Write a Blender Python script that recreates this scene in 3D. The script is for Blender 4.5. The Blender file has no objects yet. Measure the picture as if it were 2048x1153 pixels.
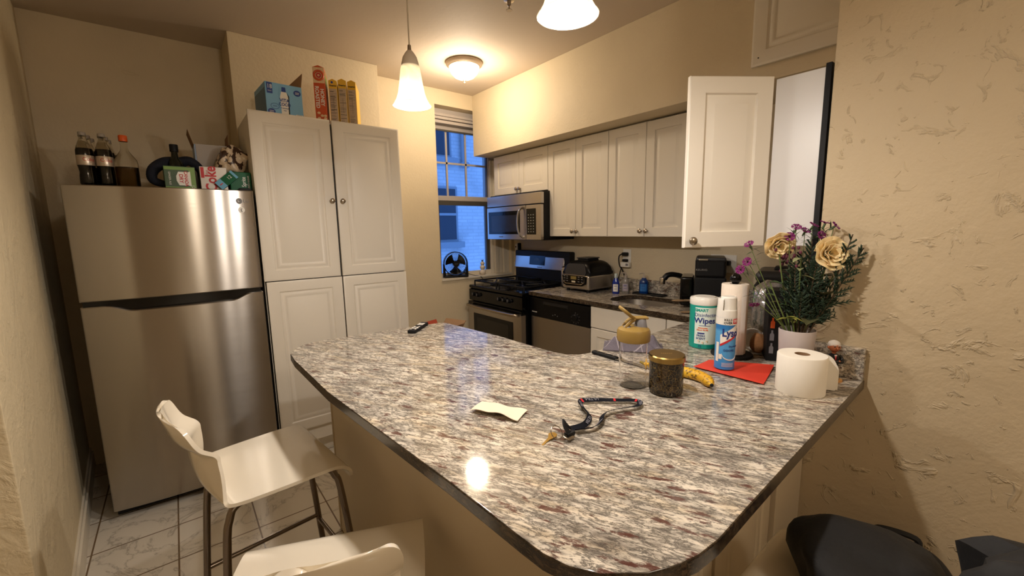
import bpy, bmesh, math, random
from mathutils import Vector, Matrix, Euler
random.seed(7)
PI = math.pi
SC = bpy.context.scene
COL = SC.collection
V = Vector

# ------------------------------------------------------------------ materials
def lin(c):
    if isinstance(c, str):
        c = c.lstrip('#'); c = tuple(int(c[i:i+2], 16)/255 for i in (0, 2, 4))
    return tuple((x/12.92 if x <= .04045 else ((x+.055)/1.055)**2.4) for x in c[:3]) + (1,)
def mat(name, col, rough=.5, metal=0., spec=None, coat=0., trans=0., ior=None, emis=None, estr=0., aniso=0., sheen=0., bump=None, sub=0.):
    m = bpy.data.materials.new(name); m.use_nodes = True
    nt = m.node_tree; b = nt.nodes['Principled BSDF']
    b.inputs['Base Color'].default_value = lin(col); b.inputs['Roughness'].default_value = rough
    b.inputs['Metallic'].default_value = metal
    if spec is not None: b.inputs['Specular IOR Level'].default_value = spec
    if coat: b.inputs['Coat Weight'].default_value = coat
    if trans: b.inputs['Transmission Weight'].default_value = trans
    if ior: b.inputs['IOR'].default_value = ior
    if emis: b.inputs['Emission Color'].default_value = lin(emis); b.inputs['Emission Strength'].default_value = estr
    if aniso: b.inputs['Anisotropic'].default_value = aniso
    if sheen: b.inputs['Sheen Weight'].default_value = sheen
    if sub: b.inputs['Subsurface Weight'].default_value = sub; b.inputs['Subsurface Scale'].default_value = .01
    if bump: add_bump(m, *bump)
    return m
def N(nt, typ, **kw):
    n = nt.nodes.new(typ)
    for k, v in kw.items():
        if hasattr(n, k): setattr(n, k, v)
        else: n.inputs[k.replace('_', ' ')].default_value = v
    return n
def L(nt, a, b): nt.links.new(a, b)
def coords(nt, scale=(1, 1, 1), rot=(0, 0, 0), loc=(0, 0, 0)):
    t = N(nt, 'ShaderNodeTexCoord'); m = N(nt, 'ShaderNodeMapping')
    m.inputs['Scale'].default_value = scale; m.inputs['Rotation'].default_value = rot; m.inputs['Location'].default_value = loc
    if any(rot):      # turn first, stretch afterwards
        r = N(nt, 'ShaderNodeMapping'); r.inputs['Rotation'].default_value = rot; m.inputs['Rotation'].default_value = (0, 0, 0)
        L(nt, t.outputs['Object'], r.inputs['Vector']); L(nt, r.outputs['Vector'], m.inputs['Vector']); return m.outputs['Vector']
    L(nt, t.outputs['Object'], m.inputs['Vector']); return m.outputs['Vector']
def ramp(nt, fac, stops, interp='LINEAR'):
    r = N(nt, 'ShaderNodeValToRGB'); cr = r.color_ramp; cr.interpolation = interp
    while len(cr.elements) < len(stops): cr.elements.new(.5)
    for e, (p, c) in zip(cr.elements, stops):
        e.position = p; e.color = lin(c) if not isinstance(c, (int, float)) else (c, c, c, 1)
    L(nt, fac, r.inputs['Fac']); return r.outputs['Color']
def noise(nt, vec, scale, detail=4, rough=.55, dist=0.):
    n = N(nt, 'ShaderNodeTexNoise'); n.inputs['Scale'].default_value = scale; n.inputs['Detail'].default_value = detail
    n.inputs['Roughness'].default_value = rough; n.inputs['Distortion'].default_value = dist
    L(nt, vec, n.inputs['Vector']); return n.outputs['Fac']
def mix(nt, fac, a, b, blend='MIX'):
    n = N(nt, 'ShaderNodeMix', data_type='RGBA', blend_type=blend)
    if isinstance(fac, (int, float)): n.inputs[0].default_value = fac
    else: L(nt, fac, n.inputs[0])
    for s, v in ((6, a), (7, b)):
        if isinstance(v, (str, tuple)): n.inputs[s].default_value = lin(v)
        else: L(nt, v, n.inputs[s])
    return n.outputs[2]
def math_n(nt, op, a, b=0.):
    n = N(nt, 'ShaderNodeMath', operation=op)
    for i, v in ((0, a), (1, b)):
        if isinstance(v, (int, float)): n.inputs[i].default_value = v
        else: L(nt, v, n.inputs[i])
    return n.outputs[0]
def bump_in(nt, b, h, strength, dist=.01):
    n = N(nt, 'ShaderNodeBump'); n.inputs['Strength'].default_value = strength; n.inputs['Distance'].default_value = dist
    L(nt, h, n.inputs['Height']); L(nt, n.outputs['Normal'], b.inputs['Normal'])
def add_bump(m, scale, strength, stretch=(1, 1, 1), dist=.01, detail=4):
    nt = m.node_tree; b = nt.nodes['Principled BSDF']
    bump_in(nt, b, noise(nt, coords(nt, stretch), scale, detail), strength, dist)
def vary(m, c1, c2, scale, stretch=(1, 1, 1), lo=.35, hi=.65, detail=4):
    nt = m.node_tree; b = nt.nodes['Principled BSDF']
    L(nt, ramp(nt, noise(nt, coords(nt, stretch), scale, detail), [(lo, c1), (hi, c2)]), b.inputs['Base Color'])

WALL = '#d9c9ab'
def wall_mat(name, col, bumps):
    m = mat(name, col, .62)
    nt = m.node_tree; b = nt.nodes['Principled BSDF']
    v = coords(nt)
    fine = noise(nt, v, 60, 3)
    h = math_n(nt, 'MULTIPLY', fine, .25)
    for sc, amt, lo, hi in bumps:
        n = noise(nt, v, sc, 5, .6, 1.2)
        r = ramp(nt, n, [(lo, 0.), (hi, 1.)])
        h = math_n(nt, 'ADD', h, math_n(nt, 'MULTIPLY', r, amt))
    bump_in(nt, b, h, .6, .011)
    c = ramp(nt, noise(nt, v, 2.2, 4), [(.3, tuple(x*.96 for x in hexf(col))), (.7, hexf(col))])
    L(nt, c, b.inputs['Base Color'])
    return m
def hexf(c): c = c.lstrip('#'); return tuple(int(c[i:i+2], 16)/255 for i in (0, 2, 4))

M = {}
M['wall'] = wall_mat('cream_paint', WALL, [(3, .15, .4, .7)])
M['plaster'] = wall_mat('rough_plaster', '#c6b393', [(2.2, .5, .35, .75), (7, .75, .60, .68), (19, .55, .62, .70)])
M['plaster2'] = wall_mat('uneven_plaster', '#d9c9a8', [(3, .6, .4, .65), (9, .3, .5, .66)])
M['ceil'] = mat('ceiling_paint', '#cbbcaa', .75, bump=(30, .08))
M['trimw'] = mat('white_trim_paint', '#dcd3c2', .4, bump=(25, .1))
M['cab'] = mat('white_thermofoil', '#e2dacc', .42, spec=.4)
M['cabin'] = mat('cabinet_interior', '#e4e0da', .4)
M['cablight'] = mat('white_laminate', '#d6d4d3', .35)
M['dark'] = mat('dark_gap', '#0c0a09', .7)
M['black'] = mat('black_plastic', '#08080a', .35, spec=.25)
M['blackm'] = mat('black_matte', '#0e0e10', .6, spec=.3)
M['blackg'] = mat('black_gloss', '#060607', .14, spec=.35)
M['dgrey'] = mat('dark_grey_plastic', '#2a2a2d', .4)
M['grey'] = mat('grey_plastic', '#77767a', .4)
M['chrome'] = mat('chrome', '#c8c4be', .12, 1)
M['nickel'] = mat('brushed_nickel', '#a89c8c', .28, 1)
M['white'] = mat('white_plastic', '#ece8e0', .3)
M['whitesh'] = mat('glossy_white_shell', '#ece2cf', .13, coat=.3)
M['paper'] = mat('white_paper', '#efe9df', .8, bump=(90, .12))
M['napkin'] = mat('napkin_paper', '#f0dcc4', .85, bump=(60, .1))
M['card'] = mat('brown_cardboard', '#8f6f50', .8, bump=(120, .1))
M['clear'] = mat('clear_plastic', '#ffffff', .03, trans=1, ior=1.18)
M['glassw'] = mat('window_glass', '#ffffff', .0, trans=1, ior=1.02)
M['clear2'] = mat('clear_bottle_glass', '#f6f3ea', .02, trans=1, ior=1.12)
M['cola'] = mat('cola', '#120703', .08)
M['liquor'] = mat('pale_liquor', '#a98850', .05, trans=.6, ior=1.2)
M['brass'] = mat('brushed_gold_lid', '#a58a52', .32, 1)
M['mustard'] = mat('mustard_plastic', '#8f7338', .42)
M['red'] = mat('red_paper', '#e0402c', .6)
M['navy'] = mat('navy_fabric', '#0d1222', .85, bump=(80, .2))
M['jacket'] = mat('black_nylon', '#0e0e10', .75, bump=(18, .35))
M['blueplast'] = mat('blue_strap', '#1d5fa8', .4)

def steel(name, col, rough, stretch, aniso=.0, rot=0., brush=.02):
    m = mat(name, col, rough, 1)
    nt = m.node_tree; b = nt.nodes['Principled BSDF']
    v = coords(nt, stretch)
    n = noise(nt, v, 1, 5, .65)
    L(nt, ramp(nt, n, [(.25, rough*.92), (.75, rough*1.1)]), b.inputs['Roughness'])
    bump_in(nt, b, n, brush, .004)
    if aniso:
        b.inputs['Anisotropic'].default_value = aniso; b.inputs['Anisotropic Rotation'].default_value = rot
        t = N(nt, 'ShaderNodeTangent', direction_type='UV_MAP', uv_map='UVMap'); L(nt, t.outputs[0], b.inputs['Tangent'])
    return m
M['fsteel'] = steel('brushed_steel_door', '#aaa49c', .23, (2, 2, 90), 1.0, .25, .003)
M['steel'] = steel('brushed_steel', '#b9b4ae', .30, (2, 2, 120), .4, .25, .004)
M['sinksteel'] = steel('sink_steel', '#c9c3bb', .3, (40, 40, 40), 0, 0, .01)

def granite(name='speckled_granite', dark=1., rgh=.09):
    m = mat(name, '#cfc6b8', rgh)
    nt = m.node_tree; b = nt.nodes['Principled BSDF']
    rot = (0, 0, math.radians(-26.6))   # veins run along the slab's length
    v = coords(nt, (34, 9.5, 34), rot)
    warp = N(nt, 'ShaderNodeTexNoise'); warp.inputs['Scale'].default_value = 6; L(nt, coords(nt, (1, 1, 1)), warp.inputs['Vector'])
    va = N(nt, 'ShaderNodeVectorMath', operation='MULTIPLY_ADD'); L(nt, warp.outputs['Color'], va.inputs[0]); va.inputs[1].default_value = (.5, .5, .5); L(nt, v, va.inputs[2])
    vv = va.outputs[0]
    base = ramp(nt, noise(nt, vv, 1.2, 7, .68), [(.32, '#7d756c'), (.42, '#a0988d'), (.49, '#c6bdaf'), (.60, '#e2d8c8')])
    warm = ramp(nt, noise(nt, vv, .8, 4), [(.5, 0.), (.7, .55)])
    c = mix(nt, warm, base, '#d9c3a0')
    # thin grey veins
    n1 = noise(nt, vv, 2.1, 8, .72, .4)
    vein = math_n(nt, 'ABSOLUTE', math_n(nt, 'SUBTRACT', n1, .5))
    vm = ramp(nt, vein, [(.0, 1.), (.03, .45), (.06, 0.)])
    c = mix(nt, vm, c, '#4e4944')
    sp = ramp(nt, noise(nt, coords(nt, (60, 24, 60), rot), 1.6, 5, .7), [(.58, 0.), (.68, .75)])
    c = mix(nt, sp, c, '#6b655e')
    # maroon flecks
    big = noise(nt, coords(nt, (52, 15, 52), rot, (3.1, 1.7, 0)), 1.0, 3, .5)
    br = noise(nt, vv, 3.0, 6, .75)
    mm = math_n(nt, 'ADD', math_n(nt, 'MULTIPLY', big, .66), math_n(nt, 'MULTIPLY', br, .46))
    c = mix(nt, ramp(nt, mm, [(.632, 0.), (.67, .9)]), c, '#573029')
    big2 = noise(nt, coords(nt, (24, 7, 24), rot, (9.1, 4.7, 2)), 1.0, 3, .5)
    c = mix(nt, ramp(nt, math_n(nt, 'ADD', math_n(nt, 'MULTIPLY', big2, .75), math_n(nt, 'MULTIPLY', n1, .3)), [(.66, 0.), (.70, .6)]), c, '#4a4442')
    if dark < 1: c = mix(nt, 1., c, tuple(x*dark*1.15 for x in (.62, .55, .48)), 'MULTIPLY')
    L(nt, c, b.inputs['Base Color'])
    b.inputs['Specular IOR Level'].default_value = .6
    return m
M['granite'] = granite()
M['granite_edge'] = granite('raw_shaded_granite_edge', .55, .22)  # rougher raw edge, with the side faces' shade darkened into its colour

def tiles():
    m = mat('marble_floor_tile', '#cfc6b8', .16)
    nt = m.node_tree; b = nt.nodes['Principled BSDF']
    v = coords(nt, (1, 1, 1), (0, 0, 0), (.131, -2.293, 0))
    br = N(nt, 'ShaderNodeTexBrick'); br.offset = 0; br.squash = 1
    br.inputs['Scale'].default_value = 1; br.inputs['Brick Width'].default_value = .316; br.inputs['Row Height'].default_value = .291
    br.inputs['Mortar Size'].default_value = .0035; br.inputs['Mortar Smooth'].default_value = .1
    L(nt, v, br.inputs['Vector'])
    br.inputs['Color1'].default_value = lin('#d6cec1'); br.inputs['Color2'].default_value = lin('#cac1b2'); br.inputs['Mortar'].default_value = lin('#6f5a44')
    n = noise(nt, coords(nt, (1, 1, 1), (0, 0, .6)), 3.2, 6, .6, 1.0)
    ve = ramp(nt, math_n(nt, 'ABSOLUTE', math_n(nt, 'SUBTRACT', n, .5)), [(0, .55), (.012, .12), (.04, 0.)])
    c = mix(nt, ve, br.outputs['Color'], '#7d7367')
    L(nt, c, b.inputs['Base Color'])
    bump_in(nt, b, br.outputs['Fac'], -.3, .004)
    return m
M['tile'] = tiles()

# ------------------------------------------------------------------ mesh builder
class MB:
    def __init__(s): s.bm = bmesh.new(); s.mats = []; s.bev = False
    def mi(s, m):
        m = M[m] if isinstance(m, str) else m
        if m not in s.mats: s.mats.append(m)
        return s.mats.index(m)
    def merge(s, t, m, T=None, smooth=True):
        if T is not None: bmesh.ops.transform(t, matrix=T, verts=t.verts)
        i = s.mi(m)
        for f in t.faces: f.material_index = i; f.smooth = smooth
        bmesh.ops.recalc_face_normals(t, faces=t.faces)
        me = bpy.data.meshes.new('tmp'); t.to_mesh(me); t.free(); s.bm.from_mesh(me); bpy.data.meshes.remove(me)
        return s
    def box(s, x0, x1, y0, y1, z0, z1, m, bev=0., seg=2, T=None):
        t = bmesh.new(); bmesh.ops.create_cube(t, size=1)
        for v in t.verts: v.co = V(((x0+x1)/2 + v.co.x*(x1-x0), (y0+y1)/2 + v.co.y*(y1-y0), (z0+z1)/2 + v.co.z*(z1-z0)))
        if bev: s.bev = True; bmesh.ops.bevel(t, geom=t.edges[:], offset=bev, segments=seg, affect='EDGES', profile=.5)
        return s.merge(t, m, T)
    def lathe(s, prof, m, n=32, T=None, a0=0., a1=2*PI):
        t = bmesh.new(); rings = []; full = abs(a1-a0-2*PI) < 1e-6
        k = n if full else n+1
        for r, z in prof:
            if r < 1e-6: rings.append([t.verts.new((0, 0, z))])
            else: rings.append([t.verts.new((r*math.cos(a0+(a1-a0)*i/n), r*math.sin(a0+(a1-a0)*i/n), z)) for i in range(k)])
        for a, b in zip(rings, rings[1:]):
            for i in range(n):
                j = (i+1) % k
                if len(a) == 1 and len(b) == 1: continue
                if len(a) == 1: t.faces.new((a[0], b[j], b[i]))
                elif len(b) == 1: t.faces.new((a[i], a[j], b[0]))
                else: t.faces.new((a[i], a[j], b[j], b[i]))
        return s.merge(t, m, T)
    def tube(s, pts, r, m, n=10, T=None, closed=False, flat=1.):
        t = bmesh.new(); pts = [V(p) for p in pts]; K = len(pts); rs = r if isinstance(r, (list, tuple)) else [r]*K
        rings = []; up = None
        for i, p in enumerate(pts):
            a = pts[i-1] if (i > 0 or closed) else p; b = pts[(i+1) % K] if (i < K-1 or closed) else p
            d = (b-a).normalized() if (b-a).length > 1e-9 else V((0, 0, 1))
            if up is None:
                up = d.orthogonal().normalized()
            else:
                up = (up - d*up.dot(d)); up = up.normalized() if up.length > 1e-6 else d.orthogonal().normalized()
            w = d.cross(up)
            rings.append([t.verts.new(p + (up*math.cos(2*PI*j/n) + w*math.sin(2*PI*j/n)*flat)*rs[i]) for j in range(n)])
        for i in range(K if closed else K-1):
            a, b = rings[i], rings[(i+1) % K]
            for j in range(n): t.faces.new((a[j], a[(j+1) % n], b[(j+1) % n], b[j]))
        if not closed:
            t.faces.new(rings[0][::-1]); t.faces.new(rings[-1])
        return s.merge(t, m, T)
    def prism(s, poly, z0, z1, m, bev=0., T=None, seg=2):
        t = bmesh.new(); a = [t.verts.new((x, y, z0)) for x, y in poly]; b = [t.verts.new((x, y, z1)) for x, y in poly]
        k = len(poly); t.faces.new(a[::-1]); t.faces.new(b)
        for i in range(k): t.faces.new((a[i], a[(i+1) % k], b[(i+1) % k], b[i]))
        if bev: s.bev = True; bmesh.ops.bevel(t, geom=t.edges[:], offset=bev, segments=seg, affect='EDGES', profile=.5)
        return s.merge(t, m, T)
    def grid(s, fn, nu, nv, m, thick=0., T=None, closeu=False):
        t = bmesh.new()
        g = [[t.verts.new(fn(i/nu, j/nv)) for j in range(nv+1)] for i in range(nu if closeu else nu+1)]
        for i in range(nu):
            for j in range(nv):
                a, b = g[i], g[(i+1) % len(g)]
                try: t.faces.new((a[j], b[j], b[j+1], a[j+1]))
                except ValueError: pass
        if thick:
            bmesh.ops.recalc_face_normals(t, faces=t.faces)
            bmesh.ops.solidify(t, geom=t.faces[:], thickness=thick)
        return s.merge(t, m, T)
    def ell(s, c, r, m, T=None, n=20, k=12, fn=None):
        t = bmesh.new(); bmesh.ops.create_uvsphere(t, u_segments=n, v_segments=k, radius=1)
        for v in t.verts:
            p = V((v.co.x*r[0], v.co.y*r[1], v.co.z*r[2]))
            if fn: p = fn(p, v.co)
            v.co = p + V(c)
        return s.merge(t, m, T)
    def poly(s, pts, m, T=None, smooth=False):
        t = bmesh.new(); t.faces.new([t.verts.new(p) for p in pts]); return s.merge(t, m, T, smooth)
    def text(s, body, size, m, T, align='CENTER', ext=.0004, bend=None, sx=1., sub=0, bold=0.):
        cu = bpy.data.curves.new('txt', 'FONT'); cu.body = body; cu.size = size; cu.align_x = align; cu.align_y = 'CENTER'; cu.extrude = ext; cu.resolution_u = 3
        cu.offset = bold
        o = bpy.data.objects.new('txt', cu); COL.objects.link(o)
        dg = bpy.context.evaluated_depsgraph_get(); me = bpy.data.meshes.new_from_object(o.evaluated_get(dg))
        t = bmesh.new(); t.from_mesh(me); bpy.data.objects.remove(o); bpy.data.curves.remove(cu); bpy.data.meshes.remove(me)
        for v in t.verts: v.co.x *= sx
        if bend:  # wrap round a cylinder of radius bend about local z; text plane x=arc, y->z
            for v in t.verts:
                a = v.co.x/bend; rr = bend + v.co.z
                v.co = V((rr*math.sin(a), -rr*math.cos(a), v.co.y))
        return s.merge(t, m, T, False)
    def patch(s, R, a0, a1, z0, z1, m, n=16, nz=1, T=None, off=.0006, prof=None):
        """curved label patch on a cylinder of radius R facing -y at angle 0"""
        def fn(u, v):
            a = a0+(a1-a0)*u; z = z0+(z1-z0)*v; r = (prof(z) if prof else R)+off
            return V((r*math.sin(a), -r*math.cos(a), z))
        return s.grid(fn, n, nz, m, T=T)
    def mesh(s, name, ang=38):
        bmesh.ops.remove_doubles(s.bm, verts=s.bm.verts, dist=1e-6)
        me = bpy.data.meshes.new(name); s.bm.to_mesh(me); s.bm.free()
        uv = me.uv_layers.new(name='UVMap')   # u across, v up: gives brushed steel its grain direction
        co_ = [v.co for v in me.vertices]
        for lp in me.loops: c = co_[lp.vertex_index]; uv.data[lp.index].uv = (c.x, c.z)
        for m in s.mats: me.materials.append(m)
        me.set_sharp_from_angle(angle=math.radians(ang)); return me
def part(name, mb, parent, label=None, loc=None, rot=None, ang=38):
    bev = mb.bev; o = bpy.data.objects.new(name, mb.mesh(name, ang)); COL.objects.link(o); o.parent = parent
    if bev: w = o.modifiers.new('flat_faces', 'WEIGHTED_NORMAL'); w.keep_sharp = True; w.weight = 90
    if loc: o.location = loc
    if rot: o.rotation_euler = rot
    if label: o['label'] = label
    return o
def tag(o, label, cat, group=None, kind=None):
    o['label'] = label; o['category'] = cat
    if group: o['group'] = group
    if kind: o['kind'] = kind
    return o
def thing(name, label, cat, loc=(0, 0, 0), rz=0., group=None, rot=None):
    o = bpy.data.objects.new(name, None); COL.objects.link(o); o.empty_display_size = .05
    o.location = loc; o.rotation_euler = rot if rot else (0, 0, rz); return tag(o, label, cat, group)
def single(name, mb, label, cat, loc=(0, 0, 0), rz=0., group=None, rot=None, ang=38):
    o = part(name, mb, None, None, None, None, ang); o.location = loc; o.rotation_euler = rot if rot else (0, 0, rz)
    return tag(o, label, cat, group)
def struct(name, mb, ang=38):
    o = part(name, mb, None, None, None, None, ang); o['kind'] = 'structure'; return o
def dup(root, loc, rz=None, label=None, rot=None):
    r = root.copy(); COL.objects.link(r); r.location = loc
    if rz is not None: r.rotation_euler = (0, 0, rz)
    if rot: r.rotation_euler = rot
    if label: r['label'] = label
    for ch in root.children:
        c = ch.copy(); COL.objects.link(c); c.parent = r
        for g in ch.children:
            d = g.copy(); COL.objects.link(d); d.parent = c
    return r
def Tm(loc=(0, 0, 0), rot=(0, 0, 0), sc=None):
    t = Matrix.Translation(loc) @ Euler(rot).to_matrix().to_4x4()
    if sc: t = t @ Matrix.Diagonal((*sc, 1))
    return t
FRONT = (PI/2, 0, 0)            # flat text/shape in xy -> stands up, facing -y
def spline(pts, n=8, closed=False):
    """Catmull-Rom through the points"""
    P = [V(p) for p in pts]; K = len(P); out = []
    rng = K if closed else K-1
    for i in range(rng):
        p1, p2 = P[i], P[(i+1) % K]
        p0 = P[i-1] if (i > 0 or closed) else p1*2-p2; p3 = P[(i+2) % K] if (i < K-2 or closed) else p2*2-p1
        for j in range(n):
            t = j/n; out.append(.5*((2*p1)+(p2-p0)*t+(2*p0-5*p1+4*p2-p3)*t*t+(3*p1-p0-3*p2+p3)*t**3))
    if not closed: out.append(P[-1])
    return out

# ------------------------------------------------------------------ camera
f_px, yaw, pitch, roll = 838.946, 0.672458, 0.141927, -0.018168
cam = bpy.data.cameras.new('camera'); cam.sensor_width = 36; cam.lens = f_px/2048*36; cam.clip_start = .02
co = bpy.data.objects.new('camera', cam); COL.objects.link(co); SC.camera = co
fw = V((math.sin(yaw)*math.cos(pitch), math.cos(yaw)*math.cos(pitch), -math.sin(pitch)))
rt = V((math.cos(yaw), -math.sin(yaw), 0)); up = rt.cross(fw)
r2 = rt*math.cos(roll)+up*math.sin(roll); u2 = up*math.cos(roll)-rt*math.sin(roll)
mw = Matrix((r2, u2, -fw)).transposed().to_4x4(); mw.translation = (0, 0, 1.46); co.matrix_world = mw

# ------------------------------------------------------------------ room shell
CZ = 2.712; CT = .94
b = MB(); b.box(-1.8, 3.1, -2.7, 4.0, -.06, 0, 'tile'); struct('floor', b)
b = MB(); b.box(-1.8, 3.1, -2.7, 4.0, CZ, CZ+.06, 'ceil'); struct('ceiling', b)
def lwx(y): return -.467-.075*(y-2.44)
b = MB(); b.prism([(lwx(1.72), 1.72), (lwx(3.648), 3.648), (-1.8, 3.648), (-1.8, 1.72)], 0, CZ, 'plaster2', .006); struct('wall_left', b)
b = MB(); b.prism([(lwx(1.72)+.016, 1.72), (lwx(3.648)+.016, 3.648), (lwx(3.648), 3.648), (lwx(1.72), 1.72)], 0, .1, 'trimw')
b.prism([(lwx(1.72)+.008, 1.72), (lwx(3.648)+.008, 3.648), (lwx(3.648), 3.648), (lwx(1.72), 1.72)], .1, .125, 'trimw'); struct('baseboard_left', b)
b = MB(); b.box(-1.8, .385, 3.648, 3.75, 0, CZ, 'wall')
t_ = [(-.150, 3.6475, 2.462), (-.135, 3.6475, 2.474), (-.10, 3.6475, 2.466), (-.066, 3.6475, 2.455), (-.10, 3.6475, 2.452), (-.135, 3.6475, 2.452)]
b.tube(t_, .002, 'wall', 6, closed=True); struct('wall_back', b)
b = MB(); b.box(.385, 1.345, 3.295, 3.75, 0, CZ, 'wall', .004); struct('wall_pantry', b)
# window wall with opening
WX0, WX1, WZ0, WZ1 = 1.945, 2.80, .99, 2.578
b = MB()
b.box(1.345, WX0, 3.514, 3.75, 0, CZ, 'wall'); b.box(WX1, 2.95, 3.514, 3.75, 0, CZ, 'wall')
b.box(WX0, WX1, 3.514, 3.75, 0, WZ0-.02, 'wall'); b.box(WX0, WX1, 3.514, 3.75, WZ1, CZ, 'wall'); struct('wall_window', b)
b = MB(); b.box(WX0, WX1, 3.50, 3.75, WZ0-.02, WZ0, 'trimw', .003); struct('trim_1', b)      # sill board
b = MB(); b.box(2.84, 2.95, .476, 3.514, 0, CZ, 'wall'); struct('wall_right', b)
b = MB(); b.box(1.9, 2.95, .376, .476, 0, CZ, 'wall'); struct('wall_alcove', b)
b = MB(); b.box(1.743, 1.9, -2.7, .476, 0, CZ, 'plaster', .004); struct('wall_near', b)
b = MB(); b.box(2.352, 2.84, .476, 3.514, 2.155, CZ, 'wall', .002); struct('wall_soffit', b)
b = MB(); b.box(-1.8, 1.9, -2.8, -2.7, 0, CZ, 'wall'); struct('wall_rear', b)
b = MB(); b.box(-1.9, -1.8, -2.8, 3.75, 0, CZ, 'wall'); struct('wall_hall', b)

# window: double hung sash set deep in the opening
win = bpy.data.objects.new('window_1', None); COL.objects.link(win); win['kind'] = 'structure'
FRM = mat('window_frame_paint', '#b8b0ab', .4); DKF = mat('dark_window_track', '#4a4640', .5)
sx0, sx1 = 1.955, 2.60
b = MB()
b.box(WX0, sx0+.045, 3.625, 3.70, WZ0, WZ1, FRM); b.box(sx1-.005, sx1+.05, 3.615, 3.72, WZ0, WZ1, FRM)
b.box(WX0, sx1+.05, 3.625, 3.70, 2.44, WZ1, FRM)
b.box(sx1+.05, WX1, 3.62, 3.72, WZ0, WZ1, 'wall')
part('frame', b, win)
b = MB()
b.box(2.0, sx1, 3.655, 3.685, 2.40, 2.44, FRM, .003); b.box(2.0, sx1, 3.64, 3.66, 2.385, 2.40, DKF)
for x in (2.135, 2.353): b.box(x-.009, x+.009, 3.66, 3.675, 1.78, 2.40, FRM)
b.box(2.0, sx1, 3.66, 3.675, 2.085, 2.103, FRM); b.box(2.0, sx1, 3.63, 3.69, 1.735, 1.782, FRM, .004)
b.box(sx1-.015, sx1, 3.635, 3.665, 1.78, 2.40, DKF); part('sash', b, win)
b = MB()
b.box(2.0, sx1, 3.62, 3.65, 1.69, 1.735, DKF, .003); b.box(sx1-.045, sx1, 3.62, 3.65, 1.03, 1.70, DKF, .003)
b.box(2.0, 2.01, 3.62, 3.65, 1.03, 1.70, DKF); b.box(2.0, sx1, 3.612, 3.65, .99, 1.032, 'trimw', .004); part('sash', b, win)
b = MB(); b.box(2.0, sx1, 3.667, 3.669, 1.75, 2.41, 'glassw'); b.box(2.0, sx1, 3.634, 3.636, 1.03, 1.70, 'glassw'); part('pane', b, win)
# blind head rail rolled up at the top of the opening
b = MB()
for k, (z0, z1, y0) in enumerate(((2.505, 2.53, 3.585), (2.474, 2.50, 3.578), (2.44, 2.468, 3.584))): b.box(WX0+.005, WX1-.16, y0, y0+.04, z0, z1, FRM, .004)
single('window_blind', b, 'grey rolled up blind slats at the top of the window', 'blind')
# right hand casing boards between sash and corner
b = MB()
for x0, x1, y in ((2.605, 2.635, 3.60), (2.637, 2.675, 3.575), (2.68, 2.725, 3.585), (2.73, 2.80, 3.555)):
    b.box(x0, x1, y, 3.62, WZ0, 2.15 if x0 < 2.73 else 1.34, 'trimw', .003)
struct('trim_2', b)

# outside: neighbouring brick building
def brick_mat():
    m = mat('painted_brick', '#cfd3d6', .8); nt = m.node_tree; bs = nt.nodes['Principled BSDF']
    t = N(nt, 'ShaderNodeTexCoord'); sp = N(nt, 'ShaderNodeSeparateXYZ'); L(nt, t.outputs['Object'], sp.inputs[0])
    cb = N(nt, 'ShaderNodeCombineXYZ'); L(nt, sp.outputs['X'], cb.inputs['X']); L(nt, sp.outputs['Z'], cb.inputs['Y'])
    br = N(nt, 'ShaderNodeTexBrick'); br.inputs['Scale'].default_value = 1; br.inputs['Brick Width'].default_value = .22; br.inputs['Row Height'].default_value = .058
    br.inputs['Mortar Size'].default_value = .009; br.inputs['Color1'].default_value = lin('#d0d3d5'); br.inputs['Color2'].default_value = lin('#c6cacd'); br.inputs['Mortar'].default_value = lin('#c0c4c7')
    L(nt, cb.outputs[0], br.inputs['Vector']); n = noise(nt, coords(nt, (1, 1, 1)), 1.6, 5)
    L(nt, mix(nt, ramp(nt, n, [(.45, 0.), (.7, .45)]), br.outputs['Color'], '#8f9498'), bs.inputs['Base Color'])
    bump_in(nt, bs, math_n(nt, 'ADD', math_n(nt, 'MULTIPLY', br.outputs['Fac'], -1), noise(nt, coords(nt), 9, 4)), .35, .02); return m
BR = brick_mat(); OG = mat('dark_outside_glass', '#2a3440', .15); OS = mat('outside_stone_sill', '#8f979e', .7)
bd = thing('brick_building', 'painted brick building with dark windows seen outside through the kitchen window', 'building', (4.2, 6.2, 0))
b = MB(); b.box(-3.2, 4.5, 0, .4, -4, 4.05, BR); part('wall', b, bd)
for x0, x1, z0, z1 in ((-.98, -.42, 1.25, 2.16), (-1.02, -.50, 2.62, 3.7)):
    b = MB(); b.box(x0, x1, -.02, .06, z0, z1, OS); b.box(x0+.04, x1-.04, -.03, .0, z0+.04, z1-.04, OG)
    b.box(x0+.03, x1-.03, -.045, -.02, (z0+z1)/2-.02, (z0+z1)/2+.02, OS); b.box(x0-.06, x1+.08, -.10, 0, z0-.10, z0, OS, .01); part('window', b, bd)
b = MB(); b.tube([(-.30, -.06, 4.0), (-.30, -.06, 2.55)], .04, OS, 10); b.ell((-.28, -.08, 2.52), (.09, .07, .06), OS); part('downpipe', b, bd)
VN = mat('dark_ivy', '#3a4a52', .8)
b = MB()
for k in range(60):
    a = random.random()*6.28; r = random.random()**.5; b.ell((.98+r*.28*math.cos(a), -.05-random.random()*.08, .95+r*.62*math.sin(a)), (.08, .03, .07), VN, n=6, k=4)
single('ivy_patch', b, 'dark ivy growing low on the brick wall outside', 'ivy', (4.2, 6.2, .25))

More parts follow.
